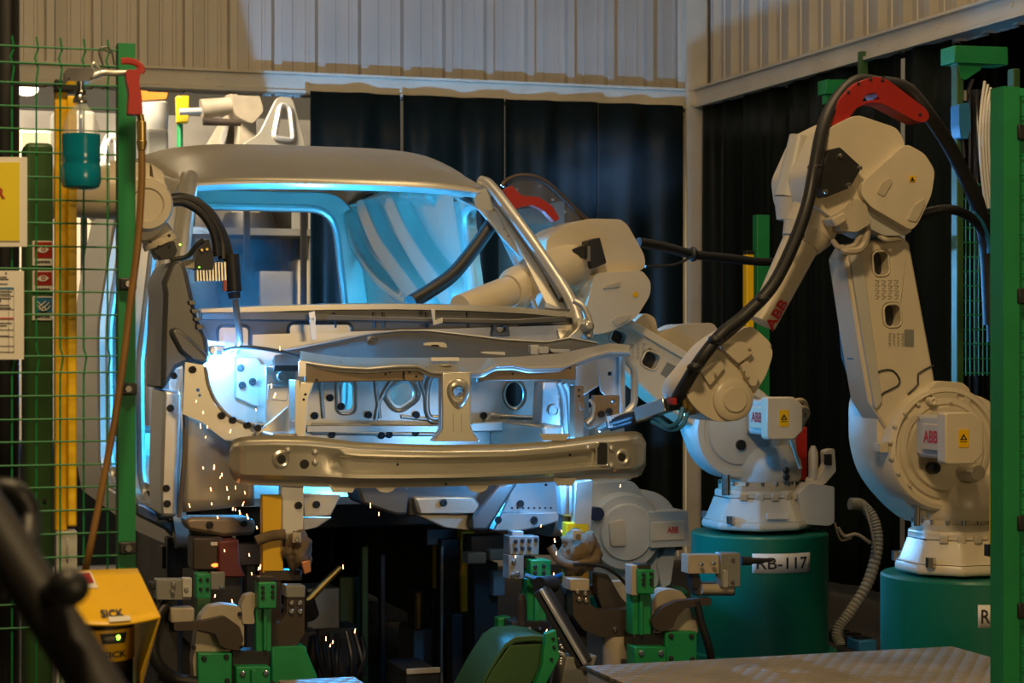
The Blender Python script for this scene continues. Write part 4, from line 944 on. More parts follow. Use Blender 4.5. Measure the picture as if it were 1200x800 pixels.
for y in (333, 455, 640): b.cyl((pu, VF-.039, zf(y)), (pu, VF-.048, zf(y)), .007, seg=10)
b.build('clamp_bolt', CHROME, t)

# right fence of the same line
pr_ = c(1178, 400, VF); k2 = mpp(1178, VF)
t = thing('mesh_fence', 'green wire mesh fence at the right edge with its tall green post', 'fence', (pr_.x, pr_.y, 0), 'green mesh fences')
zf2 = lambda y: c(1178, y, VF).z
x0 = c(1168, 400, VF).x; x1 = c(1187, 400, VF).x
b = MB().plate([(x0, VF-.03), (x1, VF-.03), (x1, VF+.03), (x1-.006, VF+.03), (x1-.006, VF-.024), (x0+.006, VF-.024), (x0+.006, VF+.03), (x0, VF+.03)], [], lambda a, q, d: Vector((a, q, zf2(103)*(1-d/2))), 2)
b.build('post', GREEN, t, split=False)
b = MB(); uE = x1+.9
y = 113
while zf2(y) > .3:
    b.tube([(x1-.02, VF-.02, zf2(y)), (uE, VF-.02, zf2(y))], .0022, 6, smooth=False); y += 23
for i in range(17):
    u = x1+.036+i*.052; b.tube([(u, VF-.016, zf2(100)), (u-.006, VF-.016, zf2(125)), (u+.003, VF-.016, zf2(150)), (u, VF-.016, zf2(640)), (u-.008, VF-.016, zf2(660)), (u, VF-.016, zf2(690)), (u, VF-.016, .3)], .0022, 6, smooth=False)
b.build('wire_mesh', GREEN, t, split=False)
b = MB().box((x1+.02, VF+.0, zf2(103)/2), (.030, .02, zf2(103)))
b.build('post_flange', BGREEN, t)
b = MB(); b2 = MB()
for y in (156, 347, 612, 714): b.box((x1+.018, VF-.03, zf2(y)), (.05, .016, .038)); b2.cyl((x1+.022, VF-.038, zf2(y)), (x1+.022, VF-.048, zf2(y)), .008, seg=10)
b.build('mesh_clamp', BLACK, t, .003); b2.build('clamp_bolt', CHROME, t)
b = MB().pt([(1163, 225, VF+.1), (1163.5, 300, VF+.1), (1163, 500, VF+.1), (1162, 640, VF+.1), (1166, 655, VF+.09), (1172, 650, VF+.05)], .006, 8)
b.build('yellow_cable', YEL, t)
MB().pb(1158, 638, 1166, 652, VF+.08, .02, 1).build('cable_clip', BLACK, t, .002)

# dark post far left, dark green column with stickers, yellow light curtain
p = c(6, 300, -1.55)
t = MB().lathe([(.033, 0), (.033, 6.5)], (p.x, p.y, 0), seg=24)
for q in (-.012, .016): t.tube([(p.x+q, p.y-.032, .02), (p.x+q*1.3, p.y-.034, 2), (p.x+q, p.y-.032, 6.4)], .006, 6)
tag(t.build('dark_post', BLACK), 'black round post rising out of the picture at the far left edge', 'post')
p = c(46, 400, -1.80); kk = mpp(46, -1.80); W_ = 32*kk
t = thing('machine_column', 'dark green square column behind the mesh with red and blue stickers', 'column', (p.x, p.y, 0))
MB().box((p.x, p.y+.06, c(46, 167, -1.80).z/2), (W_, .12, c(46, 167, -1.80).z)).build('body', GREEND, t, .01)
MB().cyl((p.x+.012, p.y+.002, c(54, 586, -1.8).z), (p.x+.012, p.y-.004, c(54, 586, -1.8).z), .004, seg=10).build('screw', INK, t)
for i, (y0, y1, y2, m_) in enumerate(((282, 302, 311, RED), (317, 334, 342, RED), (347, 366, 375, BLUEP))):
    s_ = tag(MB().pb(38, y0, 62, y2, -1.803, .002).build('safety_sticker', PAPER), ['red eye protection sticker on the dark green column, topmost of the three', 'second red eye protection sticker on the column, above the blue one', 'blue hand protection sticker on the dark green column below two red ones'][i], 'sticker', 'safety stickers on the column')
    MB().pb(40.5, y0+1.5, 61, y1, -1.8045, .002).build('colour_field', m_, s_)
    if m_ is RED:
        MB().pp([(43, (y0+y1)/2+1), (47, (y0+y1)/2-2.5), (52, (y0+y1)/2-3.5), (58, (y0+y1)/2), (53, (y0+y1)/2+4), (47, (y0+y1)/2+4)], -1.806, .0015, [circ(51, (y0+y1)/2, 2.6)], 2).pp(circ(51, (y0+y1)/2, 1.3), -1.806, .0015).build('eye_symbol', PAPER, s_)
    else:
        b = MB()
        for q in (((45, 361), (49, 357), (54, 353)), ((46, 363), (52, 360), (58, 354)), ((48, 364), (55, 363), (59, 358)), ((43, 353), (50, 359), (54, 362)), ((44, 357), (47, 361), (50, 364))): b.pt([(x, y, -1.8065) for x, y in q], .0014, 4, 2)
        b.build('hand_symbol', PAPER, s_, split=False)
    b = MB(); rs = random.Random(i); x = 41
    while x < 57: b.pt([(x, y1+5+rs.uniform(-1, 1), -1.805), (x+1.2, y1+3, -1.805), (x+2, y1+6, -1.805), (x+3, y1+4, -1.805)], .0009, 4, 2); x += 3.6
    b.build('handwriting', INK, s_, split=False)
p = c(77.5, 400, -1.95); kk = mpp(77, -1.95); z1 = c(77, 107, -1.95).z; z0 = c(77, 622, -1.95).z
t = thing('light_curtain', 'tall yellow light curtain post behind the mesh with black cap', 'safety light', (p.x, p.y, 0))
MB().box((p.x-5.5*kk, p.y+.02, (z0+z1)/2), (14*kk, .03, z1-z0)).build('lens_side', YEL, t, .003)
MB().box((p.x+6.5*kk, p.y+.01, (z0+z1)/2), (11*kk, .04, z1-z0-.02)).build('housing', YELB, t, .004)
MB().box((p.x, p.y+.015, z1+.012), (26*kk, .05, .026)).build('cap', BLACK, t, .003)
MB().box((p.x+.5*kk, p.y+.02, z0/2), (24*kk, .05, z0)).box((p.x+1*kk, p.y-.008, z0-.04), (3*kk, .006, .05)).build('mounting_rail', WHITE, t, .003)

# yellow warning sign and white notice sheet tied to the mesh
t = tag(MB().pb(-62, 184, 32, 289, VF-.022, .006, 1.5).build('warning_sign', PAPER, None, .002), 'yellow warning sign with white border and red letter at left edge', 'sign')
MB().pb(-56, 190, 23, 282, VF-.0245, .003).build('yellow_field', mat('sign_yellow', (.72, .58, .01), .5, 0, .03), t)
lettering('lettering', 'R', 12*k, flat(c(-4.5, 232, VF-.0265), (1, 0, 0), (0, 0, 1)), RED, t, .03)
t = tag(MB().pb(-52, 317, 28, 421, VF-.020, .003).build('notice_sheet', PAPER), 'white printed notice sheet in a sleeve hung on the mesh below the yellow sign', 'notice')
b = MB()
for y, x1 in ((324, 8), (326.5, 10), (332, 9), (341, 14), (344, 12), (349, 13), (357, 11), (360, 13), (378, 14), (381, 8), (393, 10)): b.pb(-40, y, x1, y+.9, VF-.0215, .0015)
for y in (346.5, 362, 386, 394, 405, 412): b.pb(-48, y, 16, y+.4, VF-.0215, .0015)
for x in (10, 16): b.pb(x, 338, x+.4, 414, VF-.0215, .0015)
b.build('printed_text', INK, t, split=False)
MB().pb(-48, 336.5, 16, 338.6, VF-.0218, .002).build('blue_rule', BLUEP, t); MB().pb(-48, 372, 16, 373.8, VF-.0218, .002).build('red_rule', RED, t)
MB().pp(circ(7, 320, 1), VF-.0215, .001).build('punch_hole', INK, t); MB().pb(-3, 349, 1, 354, VF-.0215, .001).build('black_mark', INK, t)

# spray bottle and red blow gun hooked on the post
VG = -2.16
kg = mpp(95, VG); p = c(95, 150, VG); zz = lambda y: c(95, y, VG).z
t = thing('spray_bottle', 'clear plastic bottle half full of teal liquid hung on the mesh', 'bottle', (p.x, p.y, zz(221)))
PLAST = mat('clear_bottle_plastic', (.75, .78, .74), .12, 0, .04, alpha=.28, spec=.8)
TEAL = mat('teal_liquid', (.003, .18, .27), .18, 0, .12, 12)
prof = [(6, 117), (6.5, 122), (10, 126), (16, 134), (20, 144), (21.5, 152), (22, 158)]
MB().lathe([(r*kg, zz(y)) for r, y in prof[::-1]], (p.x, p.y, 0), seg=32).build('bottle_shoulder', PLAST, t)
prof = [(22, 157.5), (22.3, 165), (22, 180), (22.6, 188), (21.6, 191), (22.6, 195), (23, 204), (23.2, 212), (21, 219), (16, 221.5), (.5, 222)]
MB().lathe([(r*kg, zz(y)) for r, y in prof[::-1]], (p.x, p.y, 0), seg=32).build('liquid', TEAL, t)
MB().cyl((p.x-.001, p.y, zz(118)), (p.x-.001, p.y, zz(156)), .0035, seg=10).build('dip_tube', mat('blue_tube', (.03, .12, .45), .4), t)
MB().lathe([(8*kg, zz(121)), (8.5*kg, zz(118)), (6*kg, zz(112)), (7*kg, zz(110)), (7*kg, zz(106)), (4*kg, zz(104)), (4*kg, zz(94))], (p.x-.002, p.y, 0), seg=20).build('neck_fitting', CHROME, t)
g = thing('blow_gun', 'red handled air gun with chrome barrel and metal head above the bottle', 'air gun', (c(150, 100, VG).x, VG, zz(95)))
MB().pp([(77, 81), (82, 79), (107, 79), (110, 82), (109, 93), (106, 95), (79, 95), (77, 92)], VG-.03, .06, (), 2).build('spray_head', CHROME, g, .004)
MB().bolts([(81, 92), (107, 92)], VG-.031, 1.2, .003).build('head_screw', INK, g)
MB().pt([(109, 89, VG), (120, 85, VG), (134, 85.5, VG), (150, 85, VG)], lambda s_: .0075-.001*s_, 12).pt([(110, 86, VG-.005), (108, 78, VG-.005), (110, 74, VG-.005), (115, 79, VG-.005), (118, 83, VG-.005)], .003).build('barrel', STEELB, g, split=False)
b = MB().pp([(147, 83), (152, 81), (158, 82), (164, 78), (166, 82), (163, 95), (166, 110), (167.5, 134), (150, 134), (151.5, 108), (148, 92)], VG-.018, .034, (), 3)
b.build('handle', RED, g, .006)
MB().pt([(142, 72, VG-.01), (150, 71.5, VG-.01), (160, 74, VG-.01), (166, 80, VG-.01), (165, 86, VG-.01)], .004, 8, sy=1.8).build('trigger', RED, g)
MB().pc((164, 134, VG), (165.5, 142, VG), 4.5, 4.5, 16).pc((165.5, 142, VG), (166, 166, VG), 6, 5.5, 16).pc((166, 165, VG), (166, 176, VG), 6.5, 5, 16).build('air_coupling', BRASS, g, .001, split=False)
MB().pt([(121, 77, VG-.01), (116, 62, VG-.01), (119, 56, VG-.01), (127, 56, VG-.01), (131, 62, VG-.01), (134, 76, VG-.01)], .0022, 6).pt([(131, 62, VG-.01), (126, 60, VG-.01), (121, 57, VG-.01)], .0022, 6).build('hanging_hook', STEELD, g, split=False)
b = MB().pt([(166, 172, VG), (166, 215, VG), (161, 290, VG), (152, 360, VG), (145, 420, VG), (133, 500, VG), (118, 580, VG), (105, 645, VG), (96, 690, VG+.05), (90, 760, VG+.1)], .0078, 10)
pz = c(90, 760, VG+.1); b.tube([pz, pz+Vector((-.01, 0, -.2)), Vector((pz.x+.05, pz.y, .012)), Vector((pz.x+.4, pz.y+.1, .012))], .0078, 10)
b.build('air_hose', HOSE, g, split=False)

# yellow safety scanner under its bent hood
VS0, VS1 = -2.34, -2.62
def hood(s_, q):                                   # s_ across 0..1, q from back edge to front edge
    bk = c(73+88*s_, 668.5-3*s_, VS0); f_ = c(79+109*s_, 727+26*s_*(1-s_)-5*s_, VS1-.05*4*s_*(1-s_)*.5)
    return bk*(1-q)+f_*q
p = c(118, 755, -2.46)
t = thing('safety_scanner', 'yellow laser safety scanner under a bent yellow hood at lower left', 'safety scanner', (p.x, p.y, 0))
rows = [[hood(i/24, j/8) for i in range(25)] for j in range(9)]
h_ = MB().loft(rows).build('hood', YEL, t); s_ = h_.modifiers.new('thickness', 'SOLIDIFY'); s_.thickness = .004
e = [hood(1, 0), hood(1, 1), c(187, 727, VS1), c(167, 788, VS1+.05), c(166, 830, VS1+.06), c(160, 830, VS0), c(158, 760, VS0)]
b = MB(); f1 = [b.V(q) for q in e]; f2 = [b.V(q+Vector((-.004, 0, 0))) for q in e]; b.skin([f1, f2]); b.build('hood_side', YEL, t)
e = [hood(0, 0), hood(0, 1), c(82, 735, VS1), c(86, 830, VS1+.1), c(76, 830, VS0)]
b = MB(); f1 = [b.V(q) for q in e]; f2 = [b.V(q+Vector((.004, 0, 0))) for q in e]; b.skin([f1, f2]); b.build('hood_side', YEL, t)
ks = mpp(118, -2.46); zs = lambda y: c(118, y, -2.53).z
R_ = 39*ks
MB().lathe([(R_*.97, zs(777)), (R_, zs(775)), (R_, zs(741)), (R_*.97, zs(739)), (R_*.97, zs(733)), (.01, zs(733))][::1], (p.x, p.y, 0), seg=56).build('scanner_head', YEL, t)
MB().lathe([(R_*.985, zs(739.5)), (R_*.985, zs(732))], (p.x, p.y, 0), seg=56).build('scan_window', BLACK, t)
MB().lathe([(R_*1.0, 0), (R_*1.0, .02), (R_*1.0, .03), (R_*.96, zs(778)), (R_*.96, zs(777))], (p.x, p.y, 0), seg=40).build('stand', BLACK, t)
ca = math.atan2(CAM.x-p.x, -(CAM.y-p.y))
def oncyl(a, z, d=.001): q = ca+a/R_; return Vector((p.x+(R_+d)*math.sin(q), p.y-(R_+d)*math.cos(q), z))
lettering('lettering', 'SICK', 7.5*ks, lambda a, z: oncyl(a+3*ks, zs(772)+z, .002), NAVY, t, .03, fit=29*ks)
MB().loft([[oncyl(-1*ks+i*34*ks/10-(0 if j else -3*ks)*(1-i/5), zs(743 if j else 755.5), .0015) for i in range(11)] for j in (0, 1)]).build('status_window', DARK, t)
MB().sphere(oncyl(20*ks, zs(748.5), .001), .005, (1, .5, 1)).build('status_light', LEDG, t)
MB().sphere(oncyl(10*ks, zs(749), .001), .006, (2.5, .3, .8)).build('window_reflector', GREY, t)
n_ = Vector((0, -.002, .002))
def onhood(x0, y0, w, h): return lambda a, b_: hood(x0+a*w, y0-b_*h)+n_
MB().loft([[hood(.07+.30*i/6+.05*j, .06+.32*j-.02*i/6)+n_*.7 for i in range(7)] for j in (0, 1)]).build('sticker_paper', PAPER, t)
MB().loft([[hood(.09+.26*i/6+.03*j, .09+.20*j-.02*i/6)+n_*1.3 for i in range(7)] for j in (0, 1)]).build('red_sticker', RED, t)
MB().loft([[hood(.16+.11*i/8, .18+.05*math.sin(PI*i/8)*(1 if j else -1))+n_*1.8 for i in range(9)] for j in (0, 1)]).build('eye_symbol', PAPER, t)
lettering('lettering', 'SICK', .14, onhood(.38, .90, 1, 1), NAVY, t, .03, fit=.26)
MB().loft([[hood(.45+.235*i/4, .905+.085*j)+n_*2 for i in range(5)] for j in (0, 1)]).build('white_sticker', PAPER, t)

# dark tube close to the lens, out of focus
def W(x, y, Y): return CI @ Vector(((x-CX)/F*Y, Y, HC+(CY-y)/F*Y))
p0, p1 = W(-70, 520, 1.75), W(130, 830, 1.60); d = p1-p0; d = d/(-d.z); p2 = p1+d*(p1.z)
t = MB().cyl(p0, p2, .021, seg=24)
o = t.build('guard_rail', mat('dark_tube', (.007, .005, .004), .6, 0, .1))
tag(o, 'out of focus dark slanting rail tube at the lower left corner', 'rail')
MB().tube([W(-40, 600, 1.9), W(-10, 576, 1.9), W(20, 578, 1.9), W(34, 610, 1.9), W(24, 660, 1.85), W(-10, 690, 1.8)], .012, 12).build('cable_loop', BLACK, o)
MB().sphere(W(80, 688, 1.6), .016, (1.1, 1, 1), 16, 10).cyl(W(80, 688, 1.6), W(50, 700, 1.66), .010).build('rail_knob', BLACK, o, split=False)
# ================================================================ clamps, fixtures, platforms under the car
def at0(x, y, v): p = c(x, y, v); return (p.x, p.y, 0)
def T(name, label, cat, x, y, v, group=None): return thing(name, label, cat, at0(x, y, v), group)
def stand(t, x0, x1, y, v, d, m=DARK):             # closed steel foot from a clamp's base down to the floor
    p, q = c(x0, y, v), c(x1, y, v); MB().box(((p.x+q.x)/2, v+d/2, p.z/2), (q.x-p.x, d, p.z)).build('stand', m, t, .004)
def bolts(t, pts, v, r=2, m=INK, name='bolt'): MB().bolts(pts, v, r, .01, 10).build(name, m, t)
def poly(t, name, pts, v, d, m, bev=.004, r=0, holes=()): return MB().pp(pts, v, d, holes, r).build(name, m, t, bev)
def rect(t, name, x0, y0, x1, y1, v, d, m, bev=.004): return MB().pb(x0, y0, x1, y1, v, d).build(name, m, t, bev)
CG = 'clamps under the car front'
# --- left toggle clamp
v = -.10
t = T('toggle_clamp', 'green and cream toggle clamp unit at lower left between the scanner and the car', 'clamp', 280, 800, v, CG)
rect(t, 'base_plate', 232, 765, 272, 812, v-.02, .06, BGREEN); bolts(t, [(239, 771), (265, 769), (239, 806), (266, 797)], v-.02, 3)
rect(t, 'base_block', 271, 762, 317, 782, v, .08, BLACK)
poly(t, 'front_block', [(277, 781), (317, 781), (317, 812), (277, 812)], v-.05, .06, BGREEN); rect(t, 'block_rib', 295, 785, 300, 812, v-.07, .03, BGREEN, .002); bolts(t, [(284, 789), (311, 788)], v-.05, 3.4, CHROME)
rect(t, 'riser', 300, 708, 318, 764, v, .05, BGREEN); rect(t, 'riser_web', 309, 712, 313, 762, v-.02, .03, BGREEN, .002)
rect(t, 'locating_block', 303, 682, 324, 713, v-.05, .07, BGREEN); rect(t, 'block_cap', 302, 676, 323, 683, v-.04, .06, DARK); bolts(t, [(308, 688), (319.5, 687), (308, 694), (319.5, 693.5), (308, 700), (319.5, 699)], v-.05, 2.2)
b_ = poly(t, 'clamp_body', [(229, 812), (226, 776), (230, 742), (236, 722), (246, 711), (262, 708), (280, 710), (286, 718), (286, 756), (278, 764), (232, 764)], v+.02, .07, TAN, .008, 3)
poly(t, 'clamp_head', [(284, 731), (283, 708), (288, 698), (300, 695), (302, 704), (297, 716), (299, 731)], v+.01, .06, TAN, .006, 3)
poly(t, 'clamp_lever', [(204, 729), (240, 727), (264, 722), (281, 734), (286, 750), (280, 760), (268, 761), (258, 756), (252, 742), (236, 738), (204, 739)], v-.03, .035, BROWN, .004, 3)
bolts(t, [(281, 719), (227, 758), (282, 757), (268, 748)], v+.015, 2.6)
rect(t, 'cylinder_end', 200, 712, 228, 730, v-.02, .06, TAN, .006)
rect(t, 'reach_arm', 176, 682, 186, 690, v, .04, DARK); rect(t, 'contact_block', 183, 679, 224, 703, v-.02, .06, GREY, .004); rect(t, 'contact_pad', 214, 677, 225, 700, v-.03, .03, WHITE, .003); bolts(t, [(202, 692), (218, 690), (203, 684)], v-.03, 2.6, CHROME)
rect(t, 'arm_post', 186, 702, 208, 812, v+.04, .06, DARK)
MB().pt([(196, 706, v+.02), (184, 724, v), (178, 750, v-.02), (184, 776, v-.02), (204, 794, v), (232, 800, v)], .020, 12).build('air_hose', BLACK, t)
stand(t, 224, 330, 810, v-.04, .14)
t = T('support_bracket', 'dark brown bolted bracket with pale head beside the left clamp riser', 'bracket', 340, 790, v)
poly(t, 'bracket_arm', [(336, 698), (357, 697), (357, 742), (344, 762), (318, 764), (318, 732), (330, 728), (336, 718)], v+.10, .05, BROWN, .004, 2)
rect(t, 'head_plate', 335, 686, 358, 700, v+.09, .07, GREY); bolts(t, [(341, 706), (351, 706), (341, 716), (351, 716)], v+.095, 3, CHROME)
poly(t, 'foot', [(318, 758), (359, 757), (360, 764), (372, 792), (374, 812), (318, 812)], v+.08, .12, BGREEN, .006)
stand(t, 318, 370, 810, v+.08, .12)
v = .35
t = T('sensor_block', 'dark red valve block with a small orange light under the wheel arch', 'valve', 250, 660, v)
rect(t, 'body', 226, 630, 262, 668, v, .12, BROWN, .006); poly(t, 'red_cover', [(256, 634), (280, 632), (281, 660), (288, 676), (256, 676)], v-.02, .12, mat('dark_red_paint', (.13, .02, .015), .5), .006)
MB().sphere(c(252, 662, v), .008, (1.6, .6, .8), 12, 8).build('status_light', LEDR, t); rect(t, 'top_tag', 247, 635, 264, 639, v-.004, .01, PAPER, .001)
stand(t, 232, 284, 668, v+.02, .08)
t = T('locating_post', 'small dark green locating block with white tag behind the left clamp', 'fixture', 240, 700, .15, 'green locating posts')
rect(t, 'block', 230, 672, 247, 702, .15, .06, BGREEN); bolts(t, [(235, 679), (243, 679), (235, 690), (243, 690)], .15, 2); rect(t, 'white_tag', 247, 670, 264, 691, .15, .02, GREY); bolts(t, [(259, 687)], .15, 2, CHROME)
stand(t, 231, 247, 701, .15, .06, GREEND)
# wrapped gun tips under the two front legs
def wrapped(label, x0, y0, x1, y1, v, tip, seed, post):
    t = T('wrapped_clamp', label, 'clamp', (x0+x1)/2, y1, v, 'canvas wrapped clamps')
    p, q = c(x0, y0, v), c(x1, y1, v); ctr = (p+q)/2; w_, h_ = abs(q.x-p.x)/2, abs(p.z-q.z)/2
    b = MB(); R = []
    for j in range(1, 24):
        th_ = PI*j/24; row = []
        for i in range(36):
            ph = 2*PI*i/36; n = Vector((math.sin(th_)*math.cos(ph), math.sin(th_)*math.sin(ph), -math.cos(th_)))
            k = 1+.38*noise.noise(n*1.9+Vector((seed, 0, 0)))+.16*noise.noise(n*6+Vector((0, seed, 0)))
            row.append(b.V(ctr+Vector((n.x*w_*k, n.y*.06*k, n.z*h_*k))))
        R.append(row)
    b.skin(R); b.build('canvas_wrap', CLOTH, t, ang=70)
    poly(t, 'clip_plate', [(tip[0]-5, tip[1]-7), (tip[0]+5, tip[1]-7), (tip[0]+5, tip[1]+5), (tip[0]-5, tip[1]+5)], v-.075, .02, TAN, .002); MB().lv(tip[0], tip[1], v-.078, [(3, .004), (3, -.006), (1.4, -.006), (1.2, 0), (.1, 0)], 14).build('clip_bolt', CHROME, t)
    rect(t, 'yellow_arm', *post, v+.02, .05, YEL)
    rect(t, 'lower_arm', post[0], post[3]-4, post[2]+22, post[3]+8, v+.02, .06, BROWN)
    stand(t, post[0]+2, post[2]-2, post[3], v+.03, .05, BROWN)
    return t
t = wrapped('canvas wrapped clamp tip under the left front leg of the car', 330, 624, 365, 664, .12, (348, 631), 3, (308, 580, 332, 672))
poly(t, 'copper_contact', [(353, 658), (364, 656), (365, 670), (357, 673)], .05, .03, mat('copper', (.55, .22, .10), .4, .6), .003); MB().pt([(300, 634, .12), (316, 628, .12), (334, 626, .12)], .018, 10).build('canvas_tail', CLOTH, t)
t = wrapped('canvas wrapped clamp tip under the right front leg of the car', 656, 622, 704, 672, .14, (677, 628), 9, (664, 612, 690, 690))
MB().pt([(672, 661, .06), (690, 661, .06), (708, 664, .06), (724, 674, .06), (738, 690, .06)], .006, 8).build('cable', BLACK, t)
MB().pt([(645, 640, .14), (655, 655, .12), (672, 662, .08), (700, 655, .10)], .016, 10).build('canvas_tail', CLOTH, t)

# --- right toggle clamp
v = -.06
t = T('toggle_clamp', 'green toggle clamp unit with brown lever in front of the RB-117 drum', 'clamp', 760, 790, v, CG)
rect(t, 'riser', 741, 693, 763, 744, v, .06, BGREEN); rect(t, 'riser_rib', 750, 696, 754, 744, v-.02, .03, BGREEN, .002)
rect(t, 'locating_block', 748, 667, 767, 696, v-.05, .07, BGREEN); rect(t, 'block_cap', 748, 661, 763, 667, v-.04, .06, DARK); rect(t, 'cream_strip', 740, 662, 748, 698, v-.03, .06, TAN); bolts(t, [(754, 673), (763, 672), (754, 679), (763, 679), (754, 684), (763, 684)], v-.05, 2.2)
rect(t, 'base_block', 742, 742, 781, 760, v, .09, BLACK); rect(t, 'base_plate', 780, 740, 817, 780, v-.02, .08, BGREEN); bolts(t, [(786, 745), (810, 745), (786, 771), (811, 772)], v-.02, 3)
rect(t, 'front_block', 744, 758, 781, 782, v-.05, .08, BGREEN); bolts(t, [(751, 765), (774, 765)], v-.05, 3.6, CHROME)
poly(t, 'clamp_body', [(765, 742), (764, 706), (770, 694), (782, 690), (798, 692), (808, 704), (812, 720), (818, 724), (818, 742)], v+.02, .07, TAN, .008, 3)
poly(t, 'clamp_lever', [(764, 728), (776, 712), (794, 704), (822, 701), (834, 700), (834, 709), (804, 712), (794, 722), (788, 736), (776, 740), (766, 736)], v-.03, .035, BROWN, .004, 3)
rect(t, 'pivot_block', 817, 683, 862, 698, v, .06, BROWN, .006); MB().pc((822, 690, v-.01), (858, 690, v-.01), 6, 6, 14).build('pivot_pin', TAN, t)
rect(t, 'contact_block', 806, 650, 847, 672, v-.02, .06, TAN, .003); rect(t, 'contact_head', 845, 648, 868, 688, v-.04, .05, GREY, .004); rect(t, 'head_strip', 848, 668, 853, 688, v-.045, .02, STEELB, .001)
bolts(t, [(822, 661), (836, 660), (858, 655), (858, 681)], v-.04, 2.4, CHROME)
MB().pc((868, 657, v), (880, 657, v), 5.5, 5, 16).pc((880, 657, v), (905, 656, v), 4, 2, 16).build('locating_pin', BLACK, t)
poly(t, 'pin_yoke', [(806, 652), (810, 672), (812, 690), (824, 690), (820, 672)], v+.0, .05, DARK)
MB().pt([(816, 704, v-.02), (822, 730, v-.02), (830, 755, v-.02), (836, 785, v)], .014, 10).build('air_hose', BLACK, t)
stand(t, 742, 816, 778, v-.03, .12)
t = T('support_bracket', 'wide dark brown bracket with pale bolted head left of the right clamp', 'bracket', 710, 780, v)
poly(t, 'bracket_arm', [(671, 690), (690, 690), (692, 708), (702, 715), (741, 713), (741, 748), (704, 746), (684, 738), (672, 722)], v+.10, .06, BROWN, .004, 2)
rect(t, 'head_plate', 668, 678, 691, 692, v+.09, .08, TAN); bolts(t, [(676, 693), (685, 695), (678, 702), (686, 703), (720, 737)], v+.098, 3, CHROME)
poly(t, 'back_arm', [(700, 672), (712, 672), (728, 700), (740, 712), (706, 714), (700, 696)], v+.16, .05, BROWN, .004, 3); poly(t, 'casting', [(712, 682), (734, 681), (742, 694), (742, 714), (722, 714)], v+.24, .06, TAN, .006, 3)
MB().pc((722, 744, v+.14), (722, 800, v+.14), 16, 16, 24).build('column', TAN, t)
p = c(722, 800, v+.14); MB().cyl((p.x, p.y, 0), (p.x, p.y, p.z+.002), .05, seg=20).build('column_foot', DARK, t)

# --- blue-lit fixture in the middle
v = .25
t = T('locating_fixture', 'fixture of bolted steel blocks on a green post under the right front floor panel', 'fixture', 625, 780, v)
rect(t, 'upper_block', 597, 628, 632, 650, v, .07, GREY); rect(t, 'shim', 600, 622, 614, 629, v+.01, .05, STEELB); bolts(t, [(604, 634), (612, 633), (620, 633), (628, 632), (604, 643), (612, 642), (620, 642)], v, 2.4)
rect(t, 'side_block', 596, 650, 614, 679, v, .07, GREY); bolts(t, [(602, 658), (606, 672), (600, 674)], v, 3, CHROME); rect(t, 'pin_block', 614, 652, 628, 666, v+.02, .05, DARK)
rect(t, 'locating_block', 622, 656, 646, 678, v-.03, .08, BGREEN); bolts(t, [(627, 664), (637, 663), (627, 671), (637, 671)], v-.03, 2.4)
poly(t, 'post', [(618, 678), (642, 676), (640, 730), (618, 730)], v, .07, BGREEN); rect(t, 'post_rib', 627, 680, 632, 728, v-.02, .03, BGREEN, .002)
MB().pc((611, 702, v-.03), (611, 732, v-.03), 6, 6, 18).pc((611, 696, v-.03), (611, 702, v-.03), 4, 5, 18).build('cylinder', BROWN, t, split=False); rect(t, 'clamp_foot', 600, 728, 644, 745, v-.04, .12, DARK); bolts(t, [(608, 736), (620, 736), (632, 736)], v-.04, 2.4, CHROME)
poly(t, 'back_plate', [(584, 724), (598, 722), (598, 758), (584, 780)], v+.05, .05, BGREEN)
MB().pt([(615, 674, v-.05), (630, 678, v-.06), (650, 676, v-.04), (662, 672, v)], .009).build('air_hose', BLUEP, t)
stand(t, 588, 645, 744, v+.02, .10)
t = T('guide_chute', 'green curved sheet metal guard at the bottom centre below the fixture', 'guard', 610, 800, -.05)
secs = []
for x, y in ((556, 815), (574, 782), (592, 754), (604, 746), (626, 744), (644, 746), (650, 760)): p = c(x, y, -.12); secs.append([p, p+Vector((0, .25, .0)), p+Vector((.0, .25, -.02)), p+Vector((0, .0, -.02))])
MB().loft(secs, closed=True, cap=True).build('top_sheet', GREEND, t, .003)
poly(t, 'front_sheet', [(560, 815), (578, 784), (598, 756), (642, 754), (646, 770), (640, 790), (622, 800), (618, 815)], -.12, .02, GREEND, .003)
poly(t, 'side_strip', [(640, 742), (652, 738), (656, 770), (646, 790), (632, 815), (622, 815), (636, 780)], -.16, .03, BGREEN, .003); bolts(t, [(648, 748), (649, 758), (646, 772)], -.16, 2)
stand(t, 566, 640, 812, -.10, .22, GREEND)
t = T('slide_rail', 'dark slanting linear slide rail beside the blue lit fixture', 'rail', 670, 790, -.02)
MB().bar(c(634, 690, .0), c(686, 778, -.1), .05, .05).build('rail_body', DARK, t, .005); MB().bar(c(634, 690, -.035), c(686, 778, -.135), .018, .012).build('rail_strip', STEELB, t, .002); MB().pc((632, 686, 0), (648, 684, .06), 10, 10, 18).build('end_cap', BLACK, t)
poly(t, 'rail_foot', [(664, 770), (700, 768), (690, 800), (656, 815)], -.10, .1, GREY); stand(t, 660, 696, 790, -.08, .08)
b = MB(); rs = random.Random(5)
for i in range(26): b.sphere(c(656+rs.uniform(0, 16), 738+i*1.6, -.06), .006, (1.4, .6, .8), 6, 5)
tag(b.build('swarf', STEELB, t, split=False), kind='stuff')

